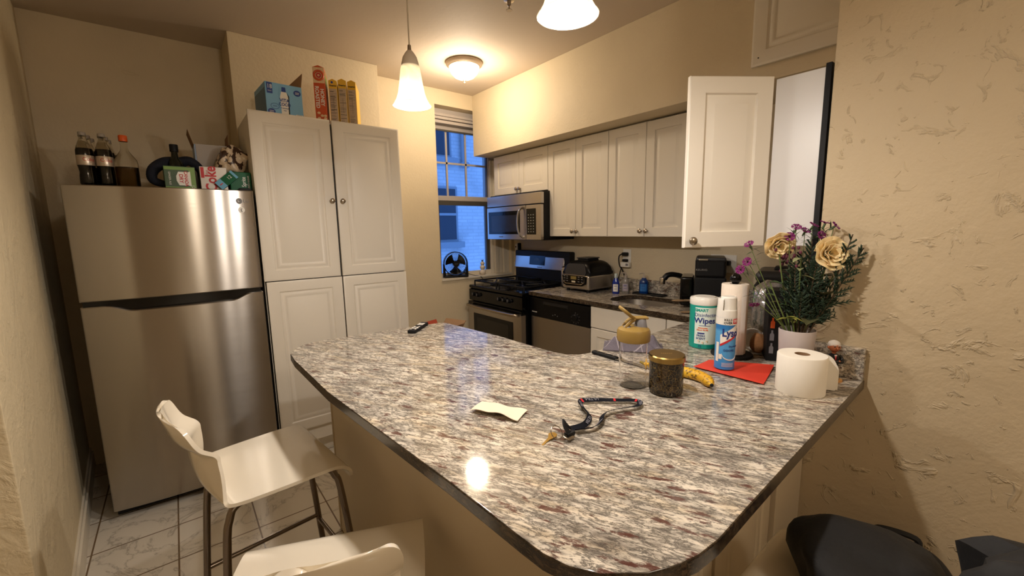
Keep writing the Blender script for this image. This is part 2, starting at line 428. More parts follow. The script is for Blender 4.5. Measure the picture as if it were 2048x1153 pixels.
# ------------------------------------------------------------------ cabinet helpers (local: x right, z up, front faces -y)
def raised(b, x0, x1, z0, z1, y, t, m, fr=.055, style=0):
    """raised-panel door, front surface at y, thickness t behind it"""
    if style == 0: rings = [(0, .003), (.003, 0), (fr, 0), (fr+.004, .010), (fr+.010, .010), (fr+.036, .001), (fr+.038, .001)]
    else: rings = [(0, .004), (.006, .001), (.012, 0), (fr, 0), (fr+.006, .005), (fr+.011, .005), (fr+.015, .002), (fr+.03, .0015), (fr+.036, .005), (fr+.040, .005), (fr+.046, .0025)]
    tb = bmesh.new(); R = []
    R.append([tb.verts.new(p) for p in ((x0, y+t, z0), (x1, y+t, z0), (x1, y+t, z1), (x0, y+t, z1))])
    for i, d in rings: R.append([tb.verts.new(p) for p in ((x0+i, y+d, z0+i), (x1-i, y+d, z0+i), (x1-i, y+d, z1-i), (x0+i, y+d, z1-i))])
    for a, c in zip(R, R[1:]):
        for i in range(4): tb.faces.new((a[i], a[(i+1) % 4], c[(i+1) % 4], c[i]))
    tb.faces.new(R[-1]); tb.faces.new(R[0][::-1])
    b.merge(tb, m, None, False)
KNOB = [(0, -.030), (.009, -.030), (.0145, -.026), (.0155, -.021), (.013, -.017), (.007, -.013), (.0055, -.008), (.0055, 0)]
def knob(parent, x, z, y=0.):
    b = MB(); b.lathe(KNOB, 'nickel', 18, Tm((x, y, z), (PI/2, 0, 0), (1, 1, -1))); return part('knob', b, parent, 'brushed nickel round knob')
def door(parent, x0, x1, z0, z1, y=0., t=.02, kn=None, m='cab', style=0, fr=.055, name='door'):
    b = MB(); raised(b, x0, x1, z0, z1, y, t, m, fr, style); d = part(name, b, parent)
    if kn: knob(d, kn[0], kn[1], y)
    return d
R90 = -PI/2
def carcass(b, x0, x1, y0, y1, z0, z1, m='cab', t=.016, front_gap='dark'):
    b.box(x0, x1, y0, y1, z0, z1, m, .001)
    b.box(x0+.004, x1-.004, y0-.002, y0, z0+.004, z1-.004, front_gap)

# ------------------------------------------------------------------ pantry
p = thing('pantry_cabinet', 'tall white pantry cabinet with four panelled doors beside the refrigerator', 'cabinet', (.392, 2.83, 0))
b = MB(); b.box(0, .885, .024, .46, .1, 2.13, 'cab', .002); b.box(.004, .881, .022, .024, .22, 2.125, 'dark'); part('body', b, p)
b = MB(); b.box(.01, .875, .08, .40, 0, .1, 'trimw'); part('toe_kick', b, p)
door(p, -.002, .436, 1.172, 2.146, 0, .022, (.414, 1.652), style=1, fr=.062)
door(p, .448, .886, 1.172, 2.146, 0, .022, (.478, 1.652), style=1, fr=.062)
door(p, .008, .441, .20, 1.166, 0, .022, None, style=1, fr=.062)
door(p, .449, .889, .20, 1.166, 0, .022, None, style=1, fr=.062)

# ------------------------------------------------------------------ refrigerator
p = thing('refrigerator', 'stainless steel top freezer refrigerator standing between the left wall and pantry', 'refrigerator', (-.385, 2.826, 0))
FB = mat('fridge_side_grey', '#2a2622', .5)
b = MB(); b.box(.004, .756, .075, .74, .03, 1.685, FB, .006); b.box(.02, .74, .055, .08, .05, 1.68, 'dark'); part('body', b, p)
def bow(x): return -.032*(1-((x-.3815)/.3815)**2)
def bowed_door(b, z0, top, m):
    """door skin bulging gently forwards, rounded at both side edges; top is a function of x"""
    tb = bmesh.new(); xs = [0, .0008, .0025, .006]+[.006+(.751)*k/48 for k in range(1, 48)]+[.757, .7605, .7622, .763]; R = []
    for x in xs:
        e = min(x, .763-x); y = bow(x)+(.006-math.sqrt(max(0, .006**2-(.006-e)**2)) if e < .006 else 0)
        R.append([tb.verts.new(q) for q in ((x, .055, z0), (x, y+.004, z0), (x, y, z0+.004), (x, y, top(x)-.004), (x, y+.004, top(x)), (x, .055, top(x)))])
    for a, c in zip(R, R[1:]):
        for i in range(6): tb.faces.new((a[i], a[(i+1) % 6], c[(i+1) % 6], c[i]))
    tb.faces.new(R[0][::-1]); tb.faces.new(R[-1]); b.merge(tb, m); b.bev = True
b = MB(); bowed_door(b, 1.143, lambda x: 1.697, 'fsteel'); dr = part('freezer_door', b, p)
b = MB()
BG = mat('badge_grey', '#5d5853', .4)
def on_door(x, z, rx=PI/2, ry=0., out=0.): return Tm((x, bow(x)-out, z), (0, 0, .64*(x-.3815)/1.44*1.0)) @ Tm((0, 0, 0), (rx, ry, 0))
b.lathe([(0, .0012), (.0155, .0012), (.0155, -.002)], BG, 24, on_door(.689, 1.637))
b.text('LG', .024, BG, on_door(.722, 1.637, out=.0008)); b.text('L', .02, 'white', on_door(.687, 1.638, out=.002))
part('badge', b, dr, 'small grey round badge with letters')
b = MB(); b.lathe([(0, .002), (.016, .002), (.017, -.002)], 'white', 24, on_door(.697, 1.588)); b.text('3', .026, 'blackm', on_door(.697, 1.588, out=.003) @ Tm((0, 0, 0), (0, 0, PI))); part('sticker', b, dr, 'round white sticker with an upside down 3')
b = MB()
# lower door with a scooped grip along its top edge
def scoop(x):
    t = min(max(0., (x-.085)/.11), max(0., (.705-x)/.10), 1.); return 1.118-.032*t*t*(3-2*t)
bowed_door(b, .05, scoop, 'fsteel'); part('fridge_door', b, p)
b = MB(); b.box(.01, .753, .012, .075, 1.07, 1.15, 'blackg'); part('grip_recess', b, p, 'black finger grip between the doors')
b = MB(); b.box(.01, .75, .04, .10, .012, .05, 'blackm'); part('kick_grille', b, p)
b = MB(); b.box(.70, .76, .02, .10, 1.697, 1.712, 'blackm', .004); part('hinge_cover', b, p)
for x in (.06, .70):
    b = MB(); b.lathe([(0, 0), (.02, 0), (.02, .035), (0, .035)], 'blackm', 14, Tm((x, .12, 0))); part('foot', b, p)

# ------------------------------------------------------------------ upper cabinets on the right wall
UX = 2.522; UZ0, UZ1 = 1.385, 2.150
def upper(label, yfar, w, z0, doors, filler=0):
    p = thing('wall_cabinet', label, 'cabinet', (UX, yfar, 0), R90, 'white wall cabinets in a row under the soffit')
    b = MB(); b.box(0, w, .022, .315, z0, UZ1, 'cab', .001); b.box(.003, w-.003-filler, .02, .022, z0+.003, UZ1-.006, 'dark')
    if filler: b.box(w-filler+.003, w, .004, .022, z0, UZ1, 'cab', .001)
    part('body', b, p)
    n = len(doors); dw = (w-filler)/n
    for i, kx in enumerate(doors):
        x0, x1 = i*dw+.0015, (i+1)*dw-.0015
        door(p, x0, x1, z0, UZ1-.008, 0, .02, ((x0+.022) if kx == 'l' else (x1-.022), z0+.04), fr=.062)
    return p
upper('short white two-door wall cabinet above the microwave', 3.42, .765, 1.778, ['r', 'l'])
upper('white two-door wall cabinet directly right of the microwave', 2.653, .634, UZ0, ['r', 'l'])
upper('white two-door wall cabinet above the sink', 2.017, .66, UZ0, ['r', 'l'], .032)

# open cabinet on the alcove wall: it faces away, its door stands open towards the room
OC = thing('wall_cabinet', 'white wall cabinet with its panelled door hanging open above the coffee maker', 'cabinet', (1.762, .500, 0), 0)
b = MB()
b.box(0, .016, 0, .152, 1.378, 1.976, 'cablight', .001)                    # side towards the room
b.box(.016, .62, 0, .012, 1.38, 1.97, 'cabin'); b.box(.604, .62, .012, .152, 1.38, 1.97, 'cabin')
b.box(.016, .604, .012, .150, 1.38, 1.396, 'cabin'); b.box(.016, .604, .012, .150, 1.955, 1.970, 'cabin'); part('body', b, OC)
for z in (1.60, 1.76):
    b = MB(); b.box(.016, .604, .012, .146, z, z+.016, 'cabin'); part('shelf', b, OC)
b = MB(); b.box(-.002, .022, -.014, .004, 1.0, 1.988, 'blackm', .002); part('back_strip', b, OC, 'black strip along the back edge')
b = MB(); raised(b, 0, .314, 1.374, 1.988, 0, .02, 'cab', .058)
d = part('door', b, OC)
d.location = (-.262, .336, 0); d.rotation_euler = (0, 0, math.radians(-34.8))
knob(d, .024, 1.40)
# tins and boxes inside the open cabinet
for k, (x, z, h, c) in enumerate(((.05, 1.396, .12, '#3a2a24'), (.05, 1.616, .06, '#c79a2a'), (.12, 1.776, .12, '#5b4b40'))):
    b = MB(); b.lathe([(0, 0), (.03, 0), (.031, .004), (.031, h-.004), (.029, h), (0, h)], mat('tin%d' % k, c, .35), 20)
    b.lathe([(.0312, .02), (.0314, .02), (.0314, h-.02), (.0312, h-.02)], mat('tinlabel%d' % k, '#2b211d' if k != 1 else '#e0c060', .5), 20)
    single('food_tin', b, ['dark tin on the bottom shelf of the open cabinet', 'yellow tin on the middle shelf of the open cabinet', 'brown tin on the top shelf of the open cabinet'][k], 'tin', (1.762+x, .500+.09, z))

# cabinet high on the soffit face
p = thing('wall_cabinet', 'high white cabinet door panel near the ceiling, no knob fitted', 'cabinet', (2.352, .985, 0), R90)
b = MB(); b.box(.005, .50, -.004, .0, 2.24, 2.70, 'cab'); part('body', b, p)
b = MB(); raised(b, 0, .50, 2.23, 2.70, -.024, .02, 'cab', .065, 1); b.lathe([(0, .0006), (.0035, .0006), (.0035, 0)], 'dark', 12, Tm((.034, -.0242, 2.265), (PI/2, 0, 0))); part('door', b, p)

# ------------------------------------------------------------------ over-the-range microwave
p = thing('microwave', 'stainless steel over-the-range microwave under the short wall cabinet', 'microwave', (2.42, 3.405, 1.352), R90)
W_, H_ = .775, .405
b = MB(); b.box(.006, W_, .035, .40, 0, H_+.012, 'blackm', .004); part('body', b, p)
b = MB(); b.box(.0, .775, 0, .035, .312, H_, 'steel', .004); b.box(0, .775, .01, .035, .304, .312, 'dark'); part('vent_panel', b, p)
b = MB(); b.box(0, .578, -.004, .03, .004, .303, 'steel', .004); b.box(.028, .50, -.007, -.002, .052, .262, 'blackg', .002); b.box(.075, .46, -.0075, -.006, .075, .225, mat('micro_mesh', '#1b1a1c', .25)); d = part('door', b, p)
b = MB(); b.text('FRIGIDAIRE', .013, BG, Tm((.22, -.0045, .028), FRONT)); part('logo', b, d)
b = MB()
hp = spline([(.545, -.004, .285), (.535, -.035, .265), (.527, -.05, .22), (.524, -.054, .155), (.527, -.05, .09), (.535, -.035, .045), (.545, -.004, .022)], 6)
b.tube(hp, .013, 'chrome', 12, flat=.6); part('handle', b, d, 'curved chrome handle')
b = MB(); b.box(.58, .775, -.002, .03, .004, .303, 'steel', .004); b.box(.592, .712, -.005, .0, .05, .272, 'blackg', .003)
BT = mat('button_grey', '#8a8a84', .4)
for i in range(3):
    for j in range(7): b.box(.612+i*.032, .624+i*.032, -.0058, -.004, .07+j*.024, .078+j*.024, BT)
part('control_panel', b, p)

# ------------------------------------------------------------------ gas range
p = thing('gas_range', 'black and stainless gas range standing between window wall and dishwasher', 'range', (2.19, 3.42, 0), R90)
RW = .80
b = MB(); b.box(0, RW, .04, .60, .02, .90, 'black', .004); part('body', b, p)
b = MB(); b.box(-.002, RW+.002, .0, .61, .895, .925, 'blackg', .008)
for cx, cy in ((.2, .18), (.2, .44), (.6, .18), (.6, .44)):
    b.lathe([(.055, .925), (.055, .932), (.04, .934), (.04, .942), (0, .944)], 'blackm', 20, Tm((cx, cy, 0)))
part('cooktop', b, p)
for gx in (.03, .42):
    b = MB(); w = .35; z = .962
    for (a, c) in (((gx, .05), (gx+w, .05)), ((gx, .57), (gx+w, .57)), ((gx, .05), (gx, .57)), ((gx+w, .05), (gx+w, .57)), ((gx, .31), (gx+w, .31))):
        b.tube([(a[0], a[1], z), (c[0], c[1], z)], .008, 'blackm', 8)
    for cy in (.18, .44):
        for a in range(4):
            dx, dy = math.cos(a*PI/2+PI/4), math.sin(a*PI/2+PI/4)
            b.tube([(gx+w/2+dx*.03, cy+dy*.03, z), (gx+w/2+dx*.16, cy+dy*.125, z)], .007, 'blackm', 6)
    for x, y in ((gx, .05), (gx+w, .05), (gx, .57), (gx+w, .57)): b.tube([(x, y, .925), (x, y, z)], .007, 'blackm', 6)
    part('grate', b, p)
b = MB(); b.prism([(0, .78), (0, .885), (.03, .895), (.06, .895), (.06, .78)], 0, RW, 'blackg', .003, Tm((0, 0, 0), (PI/2, 0, PI/2))); part('front_panel', b, p)
for x in (.10, .17, .50, .57, .64):
    b = MB(); b.lathe([(0, -.03), (.012, -.03), (.016, -.026), (.018, -.004), (.022, 0)], 'black', 18, Tm((x, 0, .842), (PI/2, 0, 0), (1, 1, -1))); b.box(x-.0025, x+.0025, -.032, -.028, .836, .858, 'grey'); part('knob', b, p)
b = MB(); b.box(.0, RW, -.012, .04, .74, .772, 'blackg', .003); b.box(0, RW, -.012, .04, .20, .738, 'steel', .006); b.box(.09, .69, -.016, -.008, .30, .665, 'blackg', .003); b.box(.15, .63, -.017, -.014, .35, .63, mat('oven_glass', '#15130f', .1)); d = part('oven_door', b, p)
b = MB(); b.tube(spline([(.03, -.012, .735), (.035, -.045, .738), (.10, -.06, .738), (.40, -.064, .738), (.70, -.06, .738), (.765, -.045, .738), (.77, -.012, .735)], 5), .013, 'nickel', 12); part('handle', b, d, 'long bowed steel handle')
b = MB(); b.box(.095, .215, -.0175, -.0158, .395, .475, mat('label_tan', '#9a8866', .6)); b.box(.105, .125, -.018, -.017, .42, .46, mat('label_brown', '#6b4a35', .6)); part('sticker', b, d, 'tan energy sticker')
b = MB(); b.box(0, RW, -.008, .04, .04, .19, 'steel', .005); part('drawer', b, p)
# backguard, leaning back
b = MB(); b.box(.012, RW-.008, .575, .645, .92, 1.235, 'blackm', .012); part('backguard', b, p)
b = MB()
Tb = Tm((0, .572, 1.055), (math.radians(-7), 0, 0))
b.box(.015, RW-.075, -.012, .01, .0, .155, 'steel', .01, 3, Tb); b.box(.245, .47, -.0145, -.008, .04, .135, 'blackg', .003, 2, Tb)
b.box(.32, .39, -.0152, -.014, .085, .108, mat('display_dim', '#24282a', .3), T=Tb); b.text('FRIGIDAIRE', .014, BG, Tb @ Tm((.40, -.0125, .02), FRONT)); part('control_panel', b, p)

# ------------------------------------------------------------------ dishwasher
p = thing('dishwasher', 'stainless dishwasher with black control panel under the counter beside the range', 'dishwasher', (2.268, 2.60, 0), R90)
b = MB(); b.box(.005, .64, .03, .55, .02, .89, 'blackm'); part('body', b, p)
b = MB(); b.box(.002, .645, 0, .03, .10, .735, 'steel', .004); part('door', b, p)
b = MB(); b.box(.002, .645, -.008, .03, .738, .893, 'black', .005); b.box(.16, .43, -.0085, -.005, .845, .872, 'dark'); b.box(.17, .42, -.012, -.006, .842, .850, 'blackg', .002)
b.text('FRIGIDAIRE', .012, 'white', Tm((.055, -.0085, .775), FRONT))
GL = mat('dial_grey', '#8f8d88', .4)
for k in range(3): b.lathe([(0, .0006), (.004, .0006), (.004, 0)], GL, 10, Tm((.27+k*.025, -.008, .775+(.008 if k == 1 else 0)), (PI/2, 0, 0)))
for k in range(9):
    a = k*.6; b.box(-.001, .001, -.0088, -.008, .036, .044, GL, T=Tm((.51, 0, .79), (0, a, 0)))
cp = part('control_panel', b, p)
b = MB(); b.lathe([(0, -.018), (.024, -.018), (.029, -.012), (.031, 0)], 'black', 28, Tm((.51, -.008, .79), (PI/2, 0, 0), (1, 1, -1))); b.tube([(.51+.03*math.cos(a*PI/16), -.0095, .79+.03*math.sin(a*PI/16)) for a in range(32)], .0009, GL, 5, closed=True); part('dial', b, cp, 'round black dial with pale ring')

# ------------------------------------------------------------------ base cabinets
def base_cab(label, yfar, w, dz=.744):
    p = thing('base_cabinet', label, 'cabinet', (2.268, yfar, 0), R90)
    b = MB(); b.box(0, w, .022, .55, .1, .735, 'cab', .001); b.box(.002, w-.002, .02, .022, .11, .73, 'dark'); part('body', b, p)
    b = MB(); b.box(0, w, .08, .5, 0, .1, 'blackm'); part('toe_kick', b, p)
    b = MB(); b.box(.002, w-.002, 0, .02, dz+.004, .900, 'cab', .003); part('drawer_front', b, p)
    if w > .4:
        door(p, .002, w/2-.001, .11, dz-.002); door(p, w/2+.001, w-.002, .11, dz-.002)
    else: door(p, .002, w-.002, .11, dz-.002, fr=.05)
    return p
base_cab('white base cabinet under the sink', 1.953, .592)
base_cab('narrow white base cabinet in the corner right of the sink', 1.359, .225)

# peninsula base
PB = mat('peninsula_panel', '#cbbb9f', .45, bump=(40, .05))
p = thing('peninsula_base', 'beige panelled base under the granite peninsula', 'cabinet', (0, 0, 0))
b = MB(); b.prism([(.50, .50), (1.70, .50), (1.70, 1.09), (1.14, 1.09), (1.14, 2.02), (.50, 2.02)], 0, .905, PB, .002); part('body', b, p)
b = MB(); b.box(.497, .512, 2.005, 2.026, 0, .905, mat('corner_bead', '#b6a384', .4), .003); part('corner_trim', b, p)
for x0, x1 in ((.70, 1.08), (1.10, 1.48)):
    b = MB(); raised(b, x0, x1, .12, .86, .478, .022, PB, .06, 1); part('door', b, p)
b = MB(); b.box(1.50, 1.741, .47, .50, 0, .905, PB, .002); part('filler_panel', b, p)

# ------------------------------------------------------------------ granite worktop: one slab, peninsula and sink run
OUT = [(.333, 1.86), (.34, 1.97), (.374, 2.045), (.41, 2.085), (.454, 2.110), (.52, 2.117), (.639, 2.111), (.894, 2.088), (1.115, 2.066), (1.138, 2.05), (1.147, 2.02),
       (1.19, 1.60), (1.197, 1.299), (1.20, 1.235), (1.215, 1.178), (1.25, 1.140), (1.30, 1.125), (1.543, 1.128), (2.18, 1.15), (2.25, 1.155),
       (2.25, 2.605), (2.835, 2.605), (2.835, .482), (1.737, .482), (1.737, .316), (1.08, .298), (.79, .289), (.66, .284), (.60, .288), (.559, .298), (.509, .319), (.45, .364), (.424, .405), (.411, .45), (.407, .50),
       (.395, .715), (.367, 1.06), (.34, 1.404)]
def rrect(x0, x1, y0, y1, r, n=6):
    o = []
    for cx, cy, a in ((x1-r, y1-r, 0), (x0+r, y1-r, 1), (x0+r, y0+r, 2), (x1-r, y0+r, 3)):
        for k in range(n+1): o.append((cx+r*math.cos((a+k/n)*PI/2), cy+r*math.sin((a+k/n)*PI/2)))
    return o
SINK = rrect(2.37, 2.72, 1.46, 1.925, .13, 8)
def slab(poly_list, z, ext, bev, m):
    cu = bpy.data.curves.new('c', 'CURVE'); cu.dimensions = '2D'; cu.fill_mode = 'BOTH'; cu.extrude = ext; cu.bevel_depth = bev; cu.bevel_resolution = 2; cu.offset = -bev
    for pl in poly_list:
        s = cu.splines.new('POLY'); s.points.add(len(pl)-1); s.use_cyclic_u = True
        for q, (x, y) in zip(s.points, pl): q.co = (x, y, 0, 1)
    o = bpy.data.objects.new('c', cu); COL.objects.link(o); dg = bpy.context.evaluated_depsgraph_get()
    me = bpy.data.meshes.new_from_object(o.evaluated_get(dg)); t = bmesh.new(); t.from_mesh(me)
    bpy.data.objects.remove(o); bpy.data.curves.remove(cu); bpy.data.meshes.remove(me)
    bmesh.ops.remove_doubles(t, verts=t.verts, dist=1e-5)
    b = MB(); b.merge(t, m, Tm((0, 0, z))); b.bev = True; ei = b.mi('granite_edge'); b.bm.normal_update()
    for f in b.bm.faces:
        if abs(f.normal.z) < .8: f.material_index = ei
    return b
ct = thing('granite_worktop', 'speckled grey and maroon granite worktop covering the peninsula and sink run', 'worktop', (0, 0, 0))
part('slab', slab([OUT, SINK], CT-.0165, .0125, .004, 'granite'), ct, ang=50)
b = MB(); b.box(2.818, 2.838, .50, 2.605, CT, CT+.105, 'granite', .003); single('granite_upstand', b, 'long granite upstand strip along the wall behind sink and grill', 'upstand')
b = MB(); b.box(1.72, 1.741, .318, .486, CT, CT+.106, 'granite', .003); b.box(1.741, 2.818, .478, .498, CT, CT+.105, 'granite', .003); single('granite_upstand', b, 'short granite upstand at the wall corner behind the toilet roll', 'upstand')

# sink and faucet
sk = thing('sink', 'stainless steel undermount sink in the granite under the wall cabinets', 'sink', (2.545, 1.69, CT))
b = MB()
def sinkf(z, ins): return [(x-2.545, y-1.69, z) for x, y in rrect(2.365+ins, 2.725-ins, 1.455+ins, 1.93-ins, .13-ins*.6, 8)]
tb = bmesh.new(); RR = [[tb.verts.new(q) for q in sinkf(z, i)] for z, i in ((-.033, -.012), (-.034, 0), (-.10, .008), (-.165, .02), (-.185, .05))]
for a, c in zip(RR, RR[1:]):
    for i in range(len(a)): tb.faces.new((a[i], a[(i+1) % len(a)], c[(i+1) % len(a)], c[i]))
tb.faces.new(RR[-1]); b.merge(tb, 'sinksteel'); part('basin', b, sk)
b = MB(); b.lathe([(.045, .002), (.04, .004), (.03, 0), (0, 0)], 'chrome', 20, Tm((.02, 0, -.184))); part('drain', b, sk)
fc = thing('kitchen_faucet', 'black kitchen faucet with bowed spout reaching over the sink', 'faucet', (2.765, 1.42, CT))
b = MB(); b.lathe([(0, 0), (.03, 0), (.03, .008), (.022, .014), (.021, .09), (0, .10)], 'black', 20); part('base', b, fc)
b = MB(); b.tube(spline([(0, 0, .05), (-.03, .03, .11), (-.075, .075, .165), (-.12, .12, .185), (-.15, .15, .18), (-.165, .165, .155)], 6), [.02]*8+[.019]*8+[.018]*8+[.019]*7, 'black', 14); part('spout', b, fc)
b = MB(); b.lathe([(0, 0), (.018, 0), (.02, .04), (.018, .045)], 'chrome', 18, Tm((-.172, .172, .12))); part('spray_head', b, fc, 'chrome spray head')
b = MB(); b.tube([(.01, -.02, .09), (.03, -.06, .12)], .008, 'black', 10); part('lever', b, fc)

# ------------------------------------------------------------------ bar stools
def stool_shell():
    # (x forward, z up, half width, how far the edges wrap forward)
    prof = [(.215, -.055, .205, 0), (.212, -.035, .212, 0), (.195, -.014, .217, 0), (.165, -.003, .218, 0), (.11, 0, .218, 0), (.04, 0, .216, 0), (-.04, 0, .211, 0), (-.10, 0, .205, 0), (-.140, .003, .198, .004),
            (-.166, .014, .190, .018), (-.181, .036, .183, .034), (-.189, .066, .176, .044), (-.193, .10, .170, .048), (-.194, .13, .164, .047), (-.193, .146, .163, .045), (-.199, .158, .164, .043), (-.212, .170, .167, .041),
            (-.226, .184, .170, .040), (-.236, .204, .172, .038), (-.243, .226, .172, .036), (-.249, .247, .166, .033), (-.253, .262, .150, .028), (-.255, .269, .115, .02), (-.256, .271, .06, .01)]
    pts = spline([(a, b, 0) for a, b, c, d in prof], 3); ws = spline([(c, d, 0) for a, b, c, d in prof], 3)
    K = len(pts)-1
    def fn(u, v):
        i = min(int(round(u*K)), K); p = pts[i]; w = ws[i]; s = v*2-1
        return V((p.x + w.y*abs(s)**2.4, s*w.x, p.y))
    b = MB(); b.grid(fn, K, 24, 'whitesh', .011); return b
CHR = mat('dark_chrome_tube', '#8a8078', .14, 1)
def make_stool(label, loc, rz):
    p = thing('bar_stool', label, 'stool', loc, rz, 'white bar stools round the peninsula')
    H = .66
    b = stool_shell(); s = part('seat_shell', b, p, 'glossy white moulded seat with low back'); s.location = (0, 0, H)
    for sx, sy in ((1, 1), (1, -1), (-1, 1), (-1, -1)):
        b = MB()
        if sx > 0: pts = [(.02, sy*.13, H-.022), (.13, sy*.145, H-.020), (.165, sy*.152, H-.028), (.182, sy*.157, H-.055), (.20, sy*.165, H-.14), (.245, sy*.19, .012)]
        else: pts = [(.0, sy*.12, H-.024), (-.08, sy*.135, H-.024), (-.115, sy*.142, H-.032), (-.132, sy*.147, H-.06), (-.150, sy*.155, H-.16), (-.19, sy*.185, .012)]
        b.tube(spline(pts, 5), .0115, CHR, 12)
        b.lathe([(0, 0), (.014, 0), (.014, .016), (.0, .02)], 'blackm', 12, Tm((pts[-1][0], pts[-1][1], 0)))
        part('leg', b, p, 'bent chrome tube leg')
    z = .24
    def lx(sx, z): return (.20+(.245-.20)*(H-.14-z)/(H-.152)) if sx > 0 else -(.150+(.19-.150)*(H-.16-z)/(H-.172))
    def ly(sx, z): return (.165+(.19-.165)*(H-.14-z)/(H-.152)) if sx > 0 else (.155+(.185-.155)*(H-.16-z)/(H-.172))
    b = MB(); b.tube([(lx(1, z), -ly(1, z), z), (lx(1, z), ly(1, z), z)], .009, CHR, 10); part('footrest', b, p)
    for sy in (1, -1):
        b = MB(); b.tube([(lx(1, z+.02), sy*ly(1, z+.02), z+.02), (lx(-1, z+.02), sy*ly(-1, z+.02), z+.02)], .009, CHR, 10); part('side_bar', b, p)
    return p
st = make_stool('white bar stool facing the peninsula, the one nearest the refrigerator', (.160, 1.615, 0), math.radians(6.4))
dup(st, (.185, .911, 0), math.radians(66.6), 'white bar stool at the bottom edge, seen from behind its back')
dup(st, (.975, .145, 0), math.radians(90), 'white bar stool tucked under the worktop near the wall, black jacket on it')

# ------------------------------------------------------------------ bags and jackets by the wall
bp = thing('backpack', 'black backpack with blue strap leaning against the plaster wall', 'bag', (1.56, .17, 0), math.radians(-75))
def lump(r, seed, amp, top=1.):
    rnd = random.Random(seed); ph = [(rnd.uniform(2, 6), rnd.uniform(0, 6.28), rnd.uniform(0, 6.28)) for _ in range(5)]
    def fn(p, c):
        k = 1+amp*sum(math.sin(f*c.x*1.3+a)*math.sin(f*c.y*1.1+b_)*math.cos(f*c.z+a) for f, a, b_ in ph)/2
        q = V((abs(c.x)**.75*math.copysign(1, c.x)*r[0], abs(c.y)**.75*math.copysign(1, c.y)*r[1], abs(c.z)**.7*math.copysign(1, c.z)*r[2]))
        return q*k
    return fn
b = MB(); b.ell((0, 0, .265), (.16, .12, .26), 'jacket', n=40, k=28, fn=lump((.155, .115, .258), 3, .05)); part('body', b, bp)
b = MB(); b.ell((0, -.12, .20), (.13, .06, .15), 'jacket', n=30, k=20, fn=lump((.125, .055, .15), 5, .05)); part('front_pocket', b, bp)
b = MB(); b.tube(spline([(-.10, .0, .47), (-.15, -.02, .50), (-.185, -.05, .43), (-.19, -.06, .30)], 6), .013, 'blueplast', 8, flat=.4); part('strap', b, bp, 'blue webbing strap')
b = MB(); b.tube(spline([(.05, .04, .50), (.04, .04, .535), (-.04, .04, .535), (-.05, .04, .50)], 6), .009, 'jacket', 8); part('handle', b, bp)
def jacket(name, label, loc, rz, w, hf, hb, seed):
    rnd = random.Random(seed)
    def fn(u, v):
        s = (u-.5)*w*(1+.18*abs(v-.4)); tot = hf+hb+.10; d = v*tot
        if d < hb: x, z = -.075-.02*math.sin(d*9+seed), -(hb-d)
        elif d < hb+.10: a = (d-hb)/.10*PI; x, z = -.075*math.cos(a), .035*math.sin(a)
        else: x, z = .075+.03*math.sin((d-hb)*7), -(d-hb-.10)
        wr = .018*math.sin(u*17+v*5+seed)+.012*math.sin(u*31-v*9)+.01*math.sin(v*23+u*4)
        return V((x+wr, s, z-.24*abs(u-.5)**2*4+wr*.5))
    b = MB(); b.grid(fn, 40, 40, 'jacket', .012)
    return single(name, b, label, 'jacket', loc, rz)
jacket('jacket', 'black jacket draped over the back of the stool near the wall', (.975, -.085, .915), math.radians(90), .46, .25, .30, 1)
b = MB(); b.ell((0, 0, 0), (.2, .15, .16), 'jacket', n=40, k=26, fn=lump((.14, .13, .055), 11, .12))
single('jacket', b, 'crumpled black jacket lying on the stool seat beside the backpack', 'jacket', (1.07, .16, .735), .4)

# ------------------------------------------------------------------ things on the refrigerator (top at 1.697)
FT = 1.698
def cola_bottle(loc, label, rz=0.):
    p = thing('cola_bottle', label, 'bottle', loc, rz, 'cola bottles on the refrigerator')
    prof = [(0, .006), (.018, 0), (.027, .004), (.031, .016), (.030, .05), (.0275, .07), (.030, .092), (.0325, .10), (.0325, .148), (.033, .152), (.032, .172), (.027, .19), (.019, .212), (.0145, .226), (.0135, .236), (.0155, .238), (.0155, .241), (.013, .243), (.013, .25)]
    b = MB(); b.lathe(prof, 'clear2', 28); part('bottle', b, p)
    b = MB(); b.lathe([(0, .008), (.017, .004), (.026, .007), (.0298, .018), (.0288, .05), (.0263, .07), (.0288, .092), (.0313, .10), (.0313, .150), (.0312, .171), (.0285, .182), (0, .182)], 'cola', 28); part('cola', b, p)
    b = MB(); b.lathe([(.0331, .101), (.0334, .102), (.0334, .147), (.0331, .148)], mat('silver_label', '#b9aa98', .3, .6), 28)
    RD = mat('label_red', '#b5281f', .5)
    b.text('Coke', .024, RD, Tm((0, 0, .128)), bend=.0335, ext=.0003, sx=.9); b.text('diet', .010, 'white', Tm((0, 0, .108)), bend=.0335, ext=.0003)
    part('label', b, p)
    b = MB(); b.lathe([(0, .259), (.0135, .259), (.0148, .256), (.0148, .243), (0, .243)], mat('cap_grey', '#8d857c', .4), 20); part('cap', b, p)
    return p
c0 = cola_bottle((-.298, 2.945, FT), 'cola bottle at the front of the left row on the refrigerator', .5)
for (x, y, l, rz) in ((-.292, 3.03, 'second cola bottle from the front in the left row', .2), (-.286, 3.115, 'third cola bottle at the back of the left row', .8),
                   (-.230, 2.945, 'cola bottle at the front of the right row on the refrigerator', .3), (-.226, 3.03, 'second cola bottle from the front in the right row', .1), (-.222, 3.115, 'third cola bottle at the back of the right row', .4)):
    dup(c0, (x, y, FT), rz, l)
p = thing('liquor_bottle', 'clear flat liquor bottle with orange cap standing beside the cola bottles', 'bottle', (-.152, 2.955, FT))
def oval(prof, ry): return [(r, z) for r, z in prof]
lp = [(0, .004), (.040, 0), (.047, .006), (.047, .12), (.044, .142), (.030, .165), (.0175, .185), (.0145, .20), (.0135, .235)]
